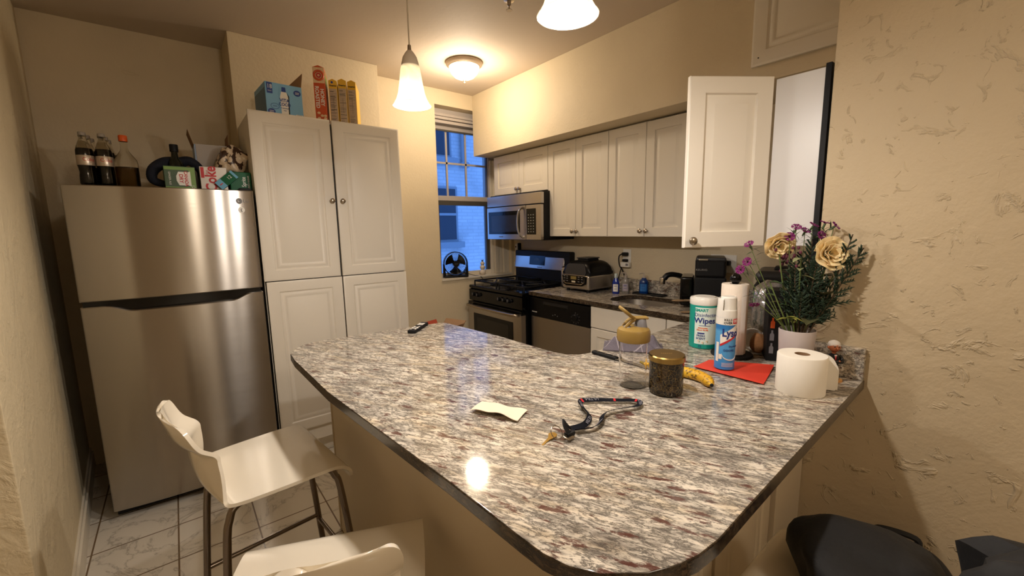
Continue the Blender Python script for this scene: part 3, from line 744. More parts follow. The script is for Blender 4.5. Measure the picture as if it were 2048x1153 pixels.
b = MB(); b.lathe(lp, 'clear2', 30, Tm((0, 0, 0), (0, 0, 0), (1, .62, 1))); part('bottle', b, p)
b = MB(); b.lathe([(0, .006), (.039, .003), (.045, .008), (.045, .105), (0, .105)], 'liquor', 30, Tm((0, 0, 0), (0, 0, 0), (.97, .58, 1))); part('liquor', b, p)
b = MB(); b.lathe([(0, .262), (.016, .262), (.018, .258), (.018, .232), (0, .232)], mat('orange_cap', '#d0561a', .35), 22); part('cap', b, p, 'orange screw cap')
# dark bottle inside a neck pillow
p = thing('dark_bottle', 'dark bottle with black cap rising behind the green can carton', 'bottle', (.049, 3.04, FT))
b = MB(); b.lathe([(0, 0), (.036, 0), (.038, .006), (.038, .13), (.034, .155), (.018, .18), (.0155, .195), (.0145, .215)], mat('dark_green_glass', '#10150f', .1), 26); part('bottle', b, p)
b = MB(); b.lathe([(0, .252), (.0185, .252), (.0195, .248), (.0195, .213), (0, .213)], 'blackm', 20); part('cap', b, p)
p = thing('neck_pillow', 'navy blue travel neck pillow propped behind the green can carton', 'pillow', (.035, 3.055, FT), 0)
b = MB(); pts = spline([(-.035, -.03, .03), (-.09, -.03, .055), (-.085, -.02, .11), (-.03, 0, .155), (.03, .045, .165), (.08, .045, .175), (.125, .04, .13), (.135, .03, .05)], 6)
rr = [.017+.012*math.sin(PI*i/(len(pts)-1)) for i in range(len(pts))]; b.tube(pts, rr, 'navy', 14); part('cushion', b, p)

def carton_box(b, w, d, h, m, bev=.002): b.box(-w/2, w/2, 0, d, 0, h, m, bev)
DG = mat('carton_green', '#1f4414', .4); LG_ = mat('carton_lime', '#6c9430', .4); RDP = mat('print_red', '#c4232b', .5); SG = mat('carton_silver', '#b9b2aa', .35, .2)
p = thing('soda_carton', 'dark green can carton with red and white crest on the refrigerator', 'carton', (.060, 2.94, FT), .02)
b = MB(); carton_box(b, .135, .26, .125, DG); part('box', b, p)
b = MB(); b.box(-.066, .066, -.001, 0, .105, .121, LG_); b.box(.038, .066, -.0012, 0, .004, .121, LG_); b.box(-.066, .066, -.001, 0, .004, .016, LG_)
sh = [(-.0, .045), (.016, .034), (.05, .034), (.05, -.034), (.016, -.034), (0, -.045), (-.03, -.03), (-.036, 0), (-.03, .03)]
def sideways(poly, cx, cz, s, m, y): b.prism([(cx+x_*s, cz+z_*s) for x_, z_ in poly], 0, .0006, m, T=Tm((0, y, 0), (PI/2, 0, 0)))
sideways([(-.022, .036), (.022, .036), (.03, .04), (.03, -.04), (.022, -.036), (-.022, -.036), (-.032, -.012), (-.032, .012)], .015, .06, 1., 'white', -.0012)
b.text('CANADA', .0215, RDP, Tm((.0245, -.002, .06), (PI/2, PI/2, 0)), sx=.88, bold=.0006); b.text('DRY', .024, RDP, Tm((.003, -.002, .06), (PI/2, PI/2, 0)), bold=.0006)
b.text('GINGER ALE', .0125, 'white', Tm((-.045, -.0015, .06), (PI/2, PI/2, 0))); b.text('12', .02, 'white', Tm((.052, -.0018, .018), (PI/2, PI/2, 0))); part('print', b, p)
p = thing('soda_carton', 'silver can carton with big red script lettering on the refrigerator', 'carton', (.210, 2.94, FT), -.02)
b = MB(); carton_box(b, .125, .26, .132, SG); part('box', b, p)
b = MB(); b.text('Coke', .072, RDP, Tm((-.012, -.001, .066), (PI/2, -PI/2, 0)), sx=.86, bold=.002); b.box(-.058, -.043, -.001, 0, .07, .128, RDP); b.text('diet', .018, RDP, Tm((-.03, -.0012, .10), (PI/2, -PI/2, 0)))
part('print', b, p)
GR = mat('wrapper_green', '#065f3a', .45, spec=.25); BL = mat('print_light_blue', '#6fb3d6', .4)
p = thing('soda_carton', 'shiny green wrapped can pack at the right end of the refrigerator top', 'carton', (.345, 2.93, FT), 0)
b = MB(); b.box(-.062, .045, 0, .26, 0, .112, GR, .006); part('box', b, p)
b = MB(); b.text('Sprite', .03, 'white', Tm((.006, -.001, .056), (PI/2, -PI/2, 0)), sx=.8); b.text('ZERO SUGAR', .012, 'white', Tm((.03, -.001, .056), (PI/2, -PI/2, 0))); part('print', b, p)
b = MB(); b.box(-.055, .055, -.012, 0, -.026, .026, GR, .002); b.box(-.055, -.02, -.0128, -.011, -.025, .025, BL); b.box(.042, .055, -.0128, -.011, -.025, .025, BL); b.text('12', .025, 'white', Tm((.02, -.0132, .002), (PI/2, 0, 0))); b.box(-.046, -.028, -.0133, -.0127, -.003, .002, RDP)
single('carton_flap', b, 'torn green and blue carton flap marked 12 leaning across the silver carton', 'carton piece', (.268, 2.925, FT+.060), 0, None, (math.radians(-8), math.radians(-42), 0))
LB = mat('carton_pale_blue', '#8fa3bf', .5); LI = mat('carton_lining', '#b5ada6', .7)
p = thing('cardboard_carton', 'tall open pale blue carton with raised flaps at the back of the refrigerator', 'carton', (.228, 3.14, FT), 0)
b = MB(); b.box(-.075, .085, 0, .20, 0, .285, LI, .002); b.box(-.083, -.075, 0, .20, 0, .283, LB, .001); b.box(.085, .089, 0, .20, 0, .283, LB, .001); part('box', b, p)
for a, c, rx, ry in (((-.085, .0, .28), (.002, .18, .085), 0, -.25), ((.085, 0, .28), (.002, .18, .075), 0, .05), ((-.073, .20, .28), (.155, .002, .03), -.3, 0)):
    b = MB(); b.box(0, c[0], 0, c[1], 0, c[2], 'card', .0006, T=Tm(a, (rx, ry, 0))); part('flap', b, p, 'brown inner side of a raised flap')
# crumpled snack bag
SB = mat('snack_bag_print', '#b49a80', .35); nt = SB.node_tree; bs = nt.nodes['Principled BSDF']
L(nt, ramp(nt, noise(nt, coords(nt), 22, 3), [(.38, '#3b2418'), (.46, '#cdb89c'), (.6, '#e0d3be'), (.68, '#b5762c')], 'CONSTANT'), bs.inputs['Base Color'])
b = MB(); b.ell((0, 0, .0), (.075, .06, .085), SB, n=40, k=26, fn=lump((.07, .05, .082), 21, .22)); part_ = single('snack_bag', b, 'crumpled brown and white snack bag on top of the cartons', 'bag', (.317, 3.02, FT+.185), .3, None, (0, .35, .2))

# ------------------------------------------------------------------ things on the pantry (top at 2.131)
PT = 2.147
BLU = mat('carton_sky_blue', '#7db4dc', .45); BL2 = mat('carton_deep_blue', '#1d3f8f', .45); BLS = mat('carton_dusty_blue', '#5a7fa0', .5)
p = thing('drink_carton', 'light blue coconut water carton with open flap on the pantry', 'carton', (.600, 2.90, 2.1312), .06)
b = MB(); b.box(-.10, .10, 0, .27, .0, .200, BLU, .002); b.box(-.1005, -.0995, .004, .266, .004, .17, BLS); part('box', b, p)
b = MB(); t0 = len(b.bm.verts); b.poly([(.005, -.0012, .004), (.042, -.0012, .004), (.046, -.0012, .11), (.038, -.0012, .135), (.01, -.0012, .135), (.002, -.0012, .11)], 'white')
b.box(-.0, .046, -.0010, 0, .100, .14, BLU); b.poly([(.012, -.0016, .135), (.036, -.0016, .135), (.034, -.0016, .158), (.014, -.0016, .158)], BL2)
b.poly([(.042, -.0010, .004), (.049, -.0010, .004), (.052, -.0010, .115), (.040, -.0010, .14), (.046, -.0010, .11)], 'dark')
b.poly([(.005, -.0018, .004), (.042, -.0018, .004), (.042, -.0018, .02), (.024, -.0018, .012), (.005, -.0018, .022)], LG_)
b.text('VITA', .024, BL2, Tm((.024, -.002, .092), FRONT), bold=.0005); b.text('COCO', .021, BL2, Tm((.024, -.002, .072), FRONT), bold=.0005); b.text('Coconut', .012, BL2, Tm((.024, -.002, .055), FRONT)); b.text('water', .007, BL2, Tm((.024, -.002, .043), FRONT))
for v in b.bm.verts: v.co.x -= .026; v.co.z *= 1.15
b.box(-.092, -.062, -.0012, 0, .137, .197, BL2); b.text('18', .034, 'white', Tm((-.077, -.002, .174), FRONT), sx=.8); b.text('PACK', .008, 'white', Tm((-.077, -.002, .150), FRONT))
for x, z, m in ((.072, .160, BL2), (-.075, .035, BL2)): b.lathe([(0, .0008), (.02, .0008), (.02, 0)], m, 24, Tm((x, -.0004, z), (PI/2, 0, 0), (1, .85, 1)))
b.tube([(-.055+.022*math.cos(a*PI/12), -.0008, .068+.016*math.sin(a*PI/12)) for a in range(24)], .001, BL2, 5, closed=True)
for x, z, m in ((.072, .163, 'white'), (.072, .156, 'white'), (-.075, .039, 'white'), (-.075, .032, 'white'), (-.055, .068, BL2)): b.box(x-.011, x+.011, -.0016, -.0006, z-.0012, z+.0012, m)
b.box(.058, .095, -.0012, 0, .008, .036, 'white')
for k in range(14): b.box(.062+k*.0021, .062+k*.0021+(.0012 if k % 3 else .0006), -.0017, 0, .014, .034, 'blackm')
b.box(-.10, .10, -.0009, 0, .0, .004, BL2); part('print', b, p)
b = MB(); b.grid(lambda u, v: V((.03+.068*u+.022*v*u, .05-.05*u+.03*v, .199+.095*v*u)), 4, 4, 'card', .001); part('flap', b, p, 'brown raised cardboard flap')

OR = mat('cereal_orange', '#c9501f', .45); YE = mat('cereal_yellow', '#e3b42c', .45); TN = mat('nutrition_tan', '#b9a48c', .5); CRM = mat('cereal_cream', '#e2c49a', .5); GYP = mat('print_grey', '#5f5a52', .6); NAVYP = mat('print_dark', '#2a2420', .6)
def cereal(label, x, y, w, h, d, kind, rz=0.):
    p = thing('cereal_box', label, 'box', (x, y, 2.1312), rz, 'cereal boxes on the pantry')
    b = MB(); b.box(-w/2, w/2, 0, d, 0, h-.012, YE if kind else OR, .0015)
    b.prism([(-w/2, 0), (w/2, 0), (0, .012)], 0, d, YE if kind else OR, 0, Tm((0, d, h-.0125), (PI/2, 0, 0))); part('box', b, p)
    b = MB()
    if not kind:
        b.box(-w/2+.001, w/2-.001, -.0008, 0, h-.105, h-.013, CRM); b.tube([(.026*math.cos(a*PI/14), -.002, h-.06+.026*math.sin(a*PI/14)) for a in range(28)], .007, OR, 6, closed=True, flat=1); b.tube([(.011*math.cos(a*PI/8), -.002, h-.06+.011*math.sin(a*PI/8)) for a in range(16)], .004, RDP, 6, closed=True)
        b.text('HONEY', .03, 'white', Tm((.013, -.0012, h-.19), (PI/2, PI/2, 0)), bold=.0008); b.text('ROASTED', .03, 'white', Tm((-.016, -.0012, h-.19), (PI/2, PI/2, 0)), bold=.0008)
        for q in range(7): b.ell(((q % 3-1)*.018+.004, -.001, .02+.016*(q//2)), (.010, .002, .008), CRM, n=10, k=6)
        b.box(w/2, w/2+.0008, .02, d-.02, h-.10, h-.03, LG_)
    else:
        b.box(-w/2+.003, w/2-.003, -.0008, 0, .006, h-.06, TN)
        b.text('Cheerios', .0115, NAVYP, Tm((0, -.0012, h-.042), FRONT), bold=.0005)
        if kind == 1: b.lathe([(0, .0008), (.007, .0008), (.007, 0)], BL2, 16, Tm((-.004, -.0004, h-.022), (PI/2, 0, 0)))
        rnd = random.Random(kind*7+3); z = h-.075
        while z > .015:
            t = rnd.choice((.0012, .0012, .002, .003)); b.box(-w/2+.006, w/2-.006-rnd.random()*.02, -.0012, 0, z, z+t, GYP if rnd.random() < .75 else NAVYP); z -= rnd.choice((.005, .006, .011))
        b.box(-.001, 0, -.0013, 0, h*.3, h*.6, NAVYP)
    part('print', b, p); return p
cereal('tall orange honey cereal box, tallest of the boxes on the pantry', .805, 2.905, .066, .352, .20, 0, -.36)
cereal('yellow cereal box touching the orange box, leaning slightly', .886, 2.905, .05, .288, .19, 1, -.35)
cereal('middle one of the three yellow cereal boxes', .944, 2.905, .05, .300, .19, 2, -.36)
cereal('yellow cereal box at the right end with its broad side showing', 1.004, 2.905, .052, .302, .19, 3, -.44)

# ------------------------------------------------------------------ window sill
p = thing('desk_fan', 'small black desk fan with round grille standing on the window sill', 'fan', (2.128, 3.555, .99), math.radians(-20))
b = MB(); b.box(-.115, .115, -.035, .045, 0, .022, 'black', .008)
for s in (1, -1): b.prism([(s*.125, .0), (s*.095, .0), (s*.108, .135), (s*.122, .135)], -.018, .018, 'black', .004, Tm((0, .004, 0), (PI/2, 0, 0)))
part('stand', b, p)
b = MB(); c = (0, 0, .135)
b.lathe([(.112, -.032), (.118, -.03), (.118, .028), (.112, .03), (.108, 0), (.112, -.032)], 'black', 40, Tm(c, (PI/2, 0, 0)))
for r in (.10, .085, .07, .055, .04):
    b.tube([(r*math.cos(a*PI/20), -.034-.010*(1-r/.11), .135+r*math.sin(a*PI/20)) for a in range(40)], .0011, 'blackg', 5, closed=True)
for k in range(48):
    a = k*2*PI/48; b.tube([(.03*math.cos(a), -.042, .135+.03*math.sin(a)), (.072*math.cos(a+.12), -.040, .135+.072*math.sin(a+.12)), (.114*math.cos(a+.2), -.030, .135+.114*math.sin(a+.2))], .0012, 'blackg', 5)
b.lathe([(0, .046), (.03, .046), (.032, .040), (0, .040)], 'black', 24, Tm(c, (PI/2, 0, 0))); b.text('Honeywell', .008, 'grey', Tm((0, -.047, .135), FRONT)); part('grille', b, p)
b = MB()
for k in range(3):
    a0 = k*2*PI/3+.5
    b.grid(lambda u, v: V(((.02+.078*u)*math.cos(a0+(v-.5)*(.9+.5*u)), (v-.5)*.022, .135+(.02+.078*u)*math.sin(a0+(v-.5)*(.9+.5*u)))), 6, 6, 'black', .002)
b.lathe([(0, .02), (.024, .02), (.026, -.02), (0, -.02)], 'black', 20, Tm(c, (PI/2, 0, 0))); part('blades', b, p)
b = MB(); b.tube(spline([(2.21, 3.60, 1.03), (2.26, 3.57, 1.02), (2.33, 3.54, .995), (2.38, 3.505, .985), (2.40, 3.475, .95)], 6), .003, 'black', 6); single('fan_cord', b, 'black fan cord trailing over the sill behind the range', 'cord')
p = thing('ceramic_ornament', 'white ornament of three stacked balls with green leaves on the sill', 'ornament', (2.455, 3.565, .99))
CRW = mat('ceramic_cream', '#d8cdbf', .4); LFC = mat('ceramic_leaf', '#46523a', .5)
b = MB(); b.ell((0, 0, .028), (.033, .033, .029), CRW); b.ell((0, 0, .075), (.027, .027, .026), CRW); b.ell((0, 0, .115), (.022, .022, .021), CRW); part('body', b, p)
b = MB()
for k in range(6):
    a = k*PI/3; b.tube([(0, 0, .130), (.009*math.cos(a), .009*math.sin(a), .146), (.018*math.cos(a), .018*math.sin(a), .157)], [.004, .0035, .0005], LFC, 6)
part('leaves', b, p)

# ------------------------------------------------------------------ wall fittings
def outlet(label, y, z, w=.075, h=.12):
    p = thing('wall_outlet', label, 'outlet', (2.8395, y, z), R90)
    b = MB(); b.box(-w/2, w/2, -.006, 0, -h/2, h/2, 'white', .002); part('plate', b, p)
    b = MB()
    for zz in (.025, -.025): b.lathe([(0, .002), (.016, .002), (.017, 0)], 'white', 20, Tm((0, -.006, zz), (PI/2, 0, 0))); b.box(-.007, -.005, -.0087, -.006, zz-.004, zz+.006, 'dark'); b.box(.005, .007, -.0087, -.006, zz-.004, zz+.006, 'dark')
    part('socket', b, p); return p
outlet('white outlet plate on the wall between grill and sink', 2.065, 1.215)
outlet('wide outlet plate on the wall behind the coffee maker', 1.30, 1.20, .17)
p = thing('power_plug', 'black plug with cord running down from the outlet behind the grill', 'plug', (2.83, 2.065, 1.235), R90)
b = MB(); b.box(-.022, .022, -.04, -.002, -.012, .016, 'blackm', .006); b.box(-.02, .02, -.035, -.002, -.058, -.038, 'blackm', .005); part('plug_body', b, p)
b = MB(); b.tube(spline([(-.02, -.035, .005), (-.045, -.04, -.02), (-.045, -.03, -.09), (-.02, -.022, -.13), (.01, -.03, -.20), (.02, -.04, -.278)], 6), .005, 'blackm', 8); b.tube(spline([(-.03, -.02, -.10), (-.05, -.02, -.16), (-.075, -.025, -.26)], 6), .004, 'blackm', 8); part('cord', b, p)
b = MB(); b.box(-.045, .035, -.035, -.002, -.022, .018, 'white', .005); b.box(.005, .028, -.036, -.03, -.01, .008, 'grey'); single('power_adapter', b, 'white power adapter plugged in under the black plug', 'adapter', (2.832, 2.055, 1.155), R90)
p = thing('power_plug', 'black plug with cord behind the coffee maker', 'plug', (2.832, 1.275, 1.205), R90)
b = MB(); b.box(-.025, .03, -.04, -.002, -.012, .018, 'blackm', .006); part('plug_body', b, p)
b = MB(); b.tube(spline([(-.02, -.03, .0), (-.055, -.045, -.03), (-.08, -.05, -.09), (-.12, -.06, -.13), (-.13, -.10, -.16)], 6), .006, 'blackm', 8); part('cord', b, p)
p = thing('air_freshener', 'small white plug-in device on the wall above the range', 'plug-in', (2.838, 3.43, 1.265), R90)
b = MB(); b.box(-.022, .022, -.045, -.0, -.045, .035, 'white', .016, 3); part('body', b, p)
b = MB(); b.ell((0, -.044, .0), (.008, .004, .010), 'blackm', n=12, k=8); b.box(.02, .035, -.04, 0, -.03, .04, 'blackm', .006); part('vent', b, p)
b = MB(); b.box(-.045, .03, -.02, 0, -.03, .03, 'trimw', .002); single('wall_bracket', b, 'small white wall plate beside the range backguard', 'wall plate', (2.838, 3.455, 1.075), R90)

# ------------------------------------------------------------------ far counter
p = thing('indoor_grill', 'black and steel indoor grill with domed lid on the counter', 'grill', (2.485, 2.455, CT), R90)
b = MB(); b.box(.0, .295, .0, .31, .022, .145, 'steel', .022, 4); part('base', b, p)
for x, y in ((.04, .04), (.255, .04), (.04, .27), (.255, .27)):
    b = MB(); b.lathe([(0, 0), (.014, 0), (.014, .024), (0, .024)], 'blackm', 14, Tm((x, y, 0))); part('foot', b, p)
def dome(u, v):
    s = u*2-1; a = v*PI; c = math.copysign(abs(math.cos(a))**.55, math.cos(a)); sn = abs(math.sin(a))**.6
    k = 1-.10*abs(s)**4; e = max(0., 1-abs(s)**5)
    return V((.1475+s*.150, .155-c*.150*k, .146+.105*sn*e**.5))
b = MB(); b.grid(dome, 30, 30, 'black', 0); b.box(-.002, .297, .004, .308, .140, .158, 'blackm', .02, 4)
b.prism([(.045, .13), (.25, .13), (.262, .16), (.245, .215), (.225, .228), (.07, .228), (.05, .215), (.033, .16)], -.012, .02, 'dgrey', .005, Tm((0, 0, 0), (math.radians(82), 0, 0))); b.box(.09, .205, .09, .23, .24, .262, 'blackm', .01, 3); b.box(.085, .21, .085, .235, .262, .272, 'dgrey', .006)
lid = part('lid', b, p)
b = MB(); b.text('NINJA', .030, mat('badge_cream', '#d8cfb4', .4), Tm((.147, .008, .195), (math.radians(82), 0, 0)), bold=.0012); part('badge', b, lid, 'cream lettering badge')
b = MB(); b.box(.262, .292, .03, .09, .158, .17, 'chrome', .004); part('hinge_trim', b, lid, 'chrome strip')
b = MB(); b.prism([(.012, .132), (.272, .132), (.268, .07), (.23, .052), (.06, .046), (.03, .06)], 0, .012, 'blackg', .004, Tm((0, 0, 0), (PI/2, 0, 0)))
b.tube([(.02, -.014, .138), (.262, -.014, .138), (.258, -.014, .085), (.225, -.014, .068), (.06, -.014, .066), (.028, -.014, .085)], .0025, 'nickel', 6, closed=True)
b.box(.115, .175, -.0135, -.011, .103, .128, mat('lcd_amber', '#7a6a3a', .3)); b.box(.125, .165, -.0138, -.011, .078, .092, mat('button_cream', '#c9bfa6', .4), .001)
for x in (.045, .075, .20, .235):
    for z in (.085, .105, .122): b.box(x-.009, x+.009, -.0132, -.0118, z, z+.005, 'grey')
part('control_panel', b, p)
p = thing('toaster', 'silver toaster with black levers half hidden behind the grill', 'toaster', (2.60, 2.590, CT), R90)
b = MB(); b.box(0, .125, 0, .20, .008, .185, 'steel', .025, 4); b.box(.004, .121, .004, .196, 0, .03, 'blackm', .004)
b.box(.03, .095, .03, .17, .18, .186, 'dark'); part('body', b, p)
b = MB(); b.box(.025, .10, -.004, .004, .05, .15, mat('toaster_face', '#bdb19c', .35, .3), .002); b.box(.05, .09, -.008, -.002, .09, .125, 'blackm', .004); b.box(.03, .09, -.006, -.002, .055, .062, 'blackm'); b.box(.03, .09, -.006, -.002, .07, .076, 'blackm'); part('control_panel', b, p)
b = MB(); b.box(.055, .085, -.022, -.004, .10, .118, 'black', .005); part('lever', b, p)
def soap(name, label, loc, r, h, body, lab, cap, rz=0., pump=False, flat=.7):
    p = thing(name, label, 'bottle', loc, rz)
    T = Tm((0, 0, 0), (0, 0, 0), (1, flat, 1))
    b = MB(); b.lathe([(0, 0), (r*.9, 0), (r, .006), (r, h*.5), (r*.92, h*.62), (r*.55, h*.72), (r*.42, h*.8), (0, h*.8)], body, 26, T); part('bottle', b, p)
    b = MB(); b.patch(r, -.75, .75, h*.12, h*.48, lab, 12, 4, T)
    for z in (.40, .36, .24): b.patch(r, -.4, .4, h*z, h*(z+.018), BL2, 8, 1, T, off=.0014)
    part('label', b, p)
    b = MB()
    if pump: b.lathe([(0, h*1.0), (.006, h*1.0), (.006, h*.9), (.014, h*.88), (.014, h*.78), (0, h*.78)], cap, 16); b.tube([(0, 0, h*1.0), (-.02, -.01, h*1.01), (-.035, -.016, h*.98)], .005, cap, 8)
    else: b.lathe([(0, h), (r*.42, h), (r*.46, h*.98), (r*.46, h*.79), (0, h*.79)], cap, 18)
    part('cap', b, p); return p
SBL = mat('soap_blue', '#16329b', .12, trans=.25); SCL = mat('soap_clear', '#c9c2b8', .1, trans=.6); SB2 = mat('soap_deep_blue', '#0f3d84', .12, trans=.2)
soap('dish_soap_bottle', 'bright blue dish soap bottle with pale cap beside the grill', (2.640, 2.02, CT), .027, .158, SBL, 'white', mat('cap_pale', '#b7c4c2', .4), -1.1)
soap('hand_soap_bottle', 'clear hand soap bottle with white label behind the blue soap', (2.715, 1.985, CT), .029, .158, SCL, mat('label_pale', '#b6abb4', .5), mat('cap_clear', '#b0a498', .3), -1.1, True)
p = thing('drip_tray', 'flat black tray at the back of the sink under the blue bottle', 'tray', (2.772, 1.84, CT), 0)
b = MB(); b.prism(rrect(-.045, .042, -.16, .10, .02), 0, .004, 'blackm', .001); b.tube([(x, y, .006) for x, y in rrect(-.043, .040, -.158, .098, .02)], .004, 'blackm', 8, closed=True); part('tray', b, p)
soap('hand_soap_bottle', 'deep blue hand soap bottle standing on the black tray', (2.772, 1.86, CT+.005), .034, .155, SB2, mat('label_blue', '#2f6fb5', .4), mat('cap_clear2', '#c4b8a8', .3), -1.1, True)
p = thing('coffee_maker', 'black pod coffee maker on the counter in front of the wall plug', 'coffee maker', (2.52, 1.245, CT), math.radians(-63))
b = MB(); b.box(-.075, .105, .0, .28, 0, .20, 'blackm', .012, 3); b.box(-.072, .102, .002, .278, .195, .318, 'blackm', .02, 4); part('body', b, p)
b = MB(); b.box(-.155, -.078, .03, .26, .012, .195, 'blackg', .014, 3); part('water_tank', b, p)
b = MB(); b.box(-.068, .098, -.004, .20, .296, .322, 'dgrey', .010, 3); b.box(-.055, .0, -.012, .0, .302, .314, 'chrome', .004); part('lid', b, p, 'grey lid with silver tab')
b = MB(); b.text('KEURIG', .017, mat('logo_silver', '#8f8d8a', .4), Tm((-.035, -.0005, .245), FRONT), sx=1.1); part('logo', b, p)
for k, (x, y, l, rz) in enumerate(((2.42, 1.335, 'wooden spoon handle sticking out left of the coffee maker, the upper of two', 2.35), (2.36, 1.245, 'wooden spoon handle lying low beside the green wipes tub', 2.45))):
    b = MB(); b.tube([(0, 0, 0), (-.10, 0, .003), (-.22, 0, .006)], [.007, .006, .0075], mat('spoon_wood%d' % k, '#9a8468', .6), 10); b.ell((.03, 0, 0), (.045, .022, .006), mat('spoon_bowl%d' % k, '#93795a', .6), n=16, k=8)
    single('wooden_spoon', b, l, 'spoon', (x, y, CT+.0075+(.05 if k == 0 else 0)), rz)

# ------------------------------------------------------------------ peninsula: near things
p = thing('remote_control', 'black remote control with white keys at the far end of the peninsula', 'remote', (.958, 2.003, CT), math.radians(43))
b = MB(); b.box(-.098, .098, -.022, .022, 0, .018, 'blackm', .006, 3); part('body', b, p)
b = MB(); b.lathe([(.010, .0195), (.010, .0205), (.018, .0205), (.018, .0185)], 'white', 20, Tm((-.045, 0, -.001)))
for k in range(2):
    for j in range(2): b.box(.022+k*.022, .04+k*.022, -.016+j*.017, -.001+j*.017, .0175, .0195, 'white', .001)
for x, y in ((-.07, -.012), (-.07, .012), (-.018, -.012), (-.018, .012)): b.box(x-.006, x+.006, y-.004, y+.004, .0175, .0192, 'white', .001)
part('button', b, p, 'white keys')
b = MB()
def napk(u, v):
    a = V((.609, .967, 0)); c = V((.670, .828, 0)); d = V((.675, 1.003, 0))-a
    q = a.lerp(c, u)+d*v*(1.+.05*math.sin(u*9)); z = .004+.009*math.sin(u*PI)*(1-v*.6)+.0025*math.sin(u*12+v*3)*(1-v*.4)+.004*(1-v)
    return V((q.x-.67, q.y-.93, max(.002, z)))
b.grid(napk, 30, 14, 'napkin', .0012); single('paper_napkin', b, 'folded cream paper napkin lying on the granite near the edge', 'napkin', (.67, .93, CT))

# lanyard with keys
ly = thing('lanyard', 'black lanyard with white lettering looped on the granite, keys attached', 'lanyard', (0, 0, CT))
LP = [(.742, .700), (.775, .692), (.805, .700), (.835, .720), (.85, .745), (.872, .785), (.895, .800), (.93, .777), (.975, .735), (1.01, .702), (1.012, .682), (.985, .672), (.94, .690), (.895, .702), (.86, .695), (.83, .676), (.79, .668), (.745, .688)]
path = spline([(x, y, 0) for x, y in LP], 8); K = len(path)-1
def strap(u, v):
    i = min(int(round(u*K)), K); q = path[i]; a = path[max(0, i-1)]; c = path[min(K, i+1)]; t = (c-a).normalized(); nrm = V((-t.y, t.x, 0))
    tilt = .42+.3*math.sin(u*9.0)   # the ribbon rolls between lying flat and standing on edge
    w = (v-.5)*.0165
    return V((q.x, q.y, .0095))+nrm*w*math.cos(tilt)+V((0, 0, 1))*w*math.sin(tilt)
b = MB(); b.grid(strap, K, 2, mat('lanyard_black', '#0b0d16', .8, spec=.15), .0012)
LT = mat('lanyard_print', '#8d8d98', .7, spec=.2)
def on_strap(body, u, size, flip=1):
    i = int(u*K); q = path[i]; t = (path[i+1]-path[i-1]).normalized(); ang = math.atan2(t.y, t.x)+(PI if flip < 0 else 0)
    tilt = (.42+.3*math.sin(u*9.0))*(1 if flip > 0 else -1)
    b.text(body, size, LT, Tm((q.x, q.y, .0112)) @ Euler((0, 0, ang)).to_matrix().to_4x4() @ Euler((tilt, 0, 0)).to_matrix().to_4x4() @ Tm((0, 0, .0016)), ext=.0002)
for u, s in ((.40, -1), (.30, -1), (.13, -1), (.60, 1), (.73, -1), (.90, -1)): on_strap('ULTRA', u, .0135, s)
for u in (.355, .47, .545):
    i = int(u*K); q = path[i]; b.box(-.003, .003, -.007, .007, 0, .0014, RDP, T=Tm((q.x, q.y, .0098), (.42+.3*math.sin(u*9.0), 0, math.atan2(path[i+1].y-path[i-1].y, path[i+1].x-path[i-1].x))))
part('strap', b, ly)
b = MB(); pts = spline([(.742, .700, .008), (.728, .705, .026), (.718, .700, .036), (.712, .690, .026), (.720, .683, .010), (.735, .688, .006)], 5, True); b.tube(pts, .0085, 'blackm', 10, closed=True, flat=.35)
b.box(.708, .735, .678, .692, .004, .014, 'blackm', .002); part('buckle_loop', b, ly)
b = MB(); b.tube(spline([(.712, .680, .006), (.702, .684, .010), (.694, .678, .012), (.699, .668, .008), (.709, .670, .006)], 5, True), .0022, 'nickel', 8, closed=True); b.box(.70, .722, .668, .676, .003, .009, 'nickel', .002); part('clip', b, ly, 'small metal clip')
b = MB(); b.tube([(.690+.0165*math.cos(a*PI/14), .700+.010*math.sin(a*PI/14), .017+.0130*math.sin(a*PI/14)) for a in range(28)], .0012, 'nickel', 8, closed=True); part('key_ring', b, ly, 'thin steel split ring')
BRS = mat('key_brass', '#9a7a3c', .35, 1)
b = MB(); b.prism([(0, -.003), (.006, -.006), (.02, -.012), (.028, -.009), (.032, 0), (.028, .009), (.02, .012), (.006, .004), (0, .004), (-.03, .004), (-.033, 0), (-.03, -.003), (-.024, -.001), (-.018, -.003), (-.012, -.001), (-.006, -.003)], 0, .0022, BRS, .0004, Tm((.668, .706, .002), (0, math.radians(-9), math.radians(15)))); part('key', b, ly, 'brass key')

# shaker bottle
p = thing('shaker_bottle', 'clear plastic shaker bottle with mustard lid and carry loop', 'bottle', (1.128, .790, CT), math.radians(-38))
b = MB(); ou = [(0, .004), (.036, 0), (.0415, .004), (.0425, .02), (.045, .155), (.046, .162)]; b.lathe(ou+[(r-.0018, z+.001) for r, z in ou[::-1] if r > 0]+[(0, .0065)], 'clear', 40); part('cup', b, p)
b = MB()
for k in range(9): b.box(-.004 if k % 3 else -.010, .006, -.0006, 0, 0, .0012, GYP, T=Tm((-.018, -.0405, .04+k*.011), (0, 0, -.42)))
part('markings', b, p)
b = MB(); b.lathe([(.0475, .152), (.0515, .154), (.0525, .16), (.0525, .184), (.049, .192), (.036, .199), (.02, .201), (0, .201)], 'mustard', 40); part('lid', b, p, 'mustard plastic lid')
b = MB(); b.lathe([(0, .226), (.0135, .226), (.0165, .222), (.019, .205), (.021, .198), (0, .198)], 'grey', 24, Tm((.022, 0, 0))); b.ell((-.022, -.004, .197), (.013, .018, .008), 'grey', n=16, k=8); part('spout', b, p, 'grey pouring spout')
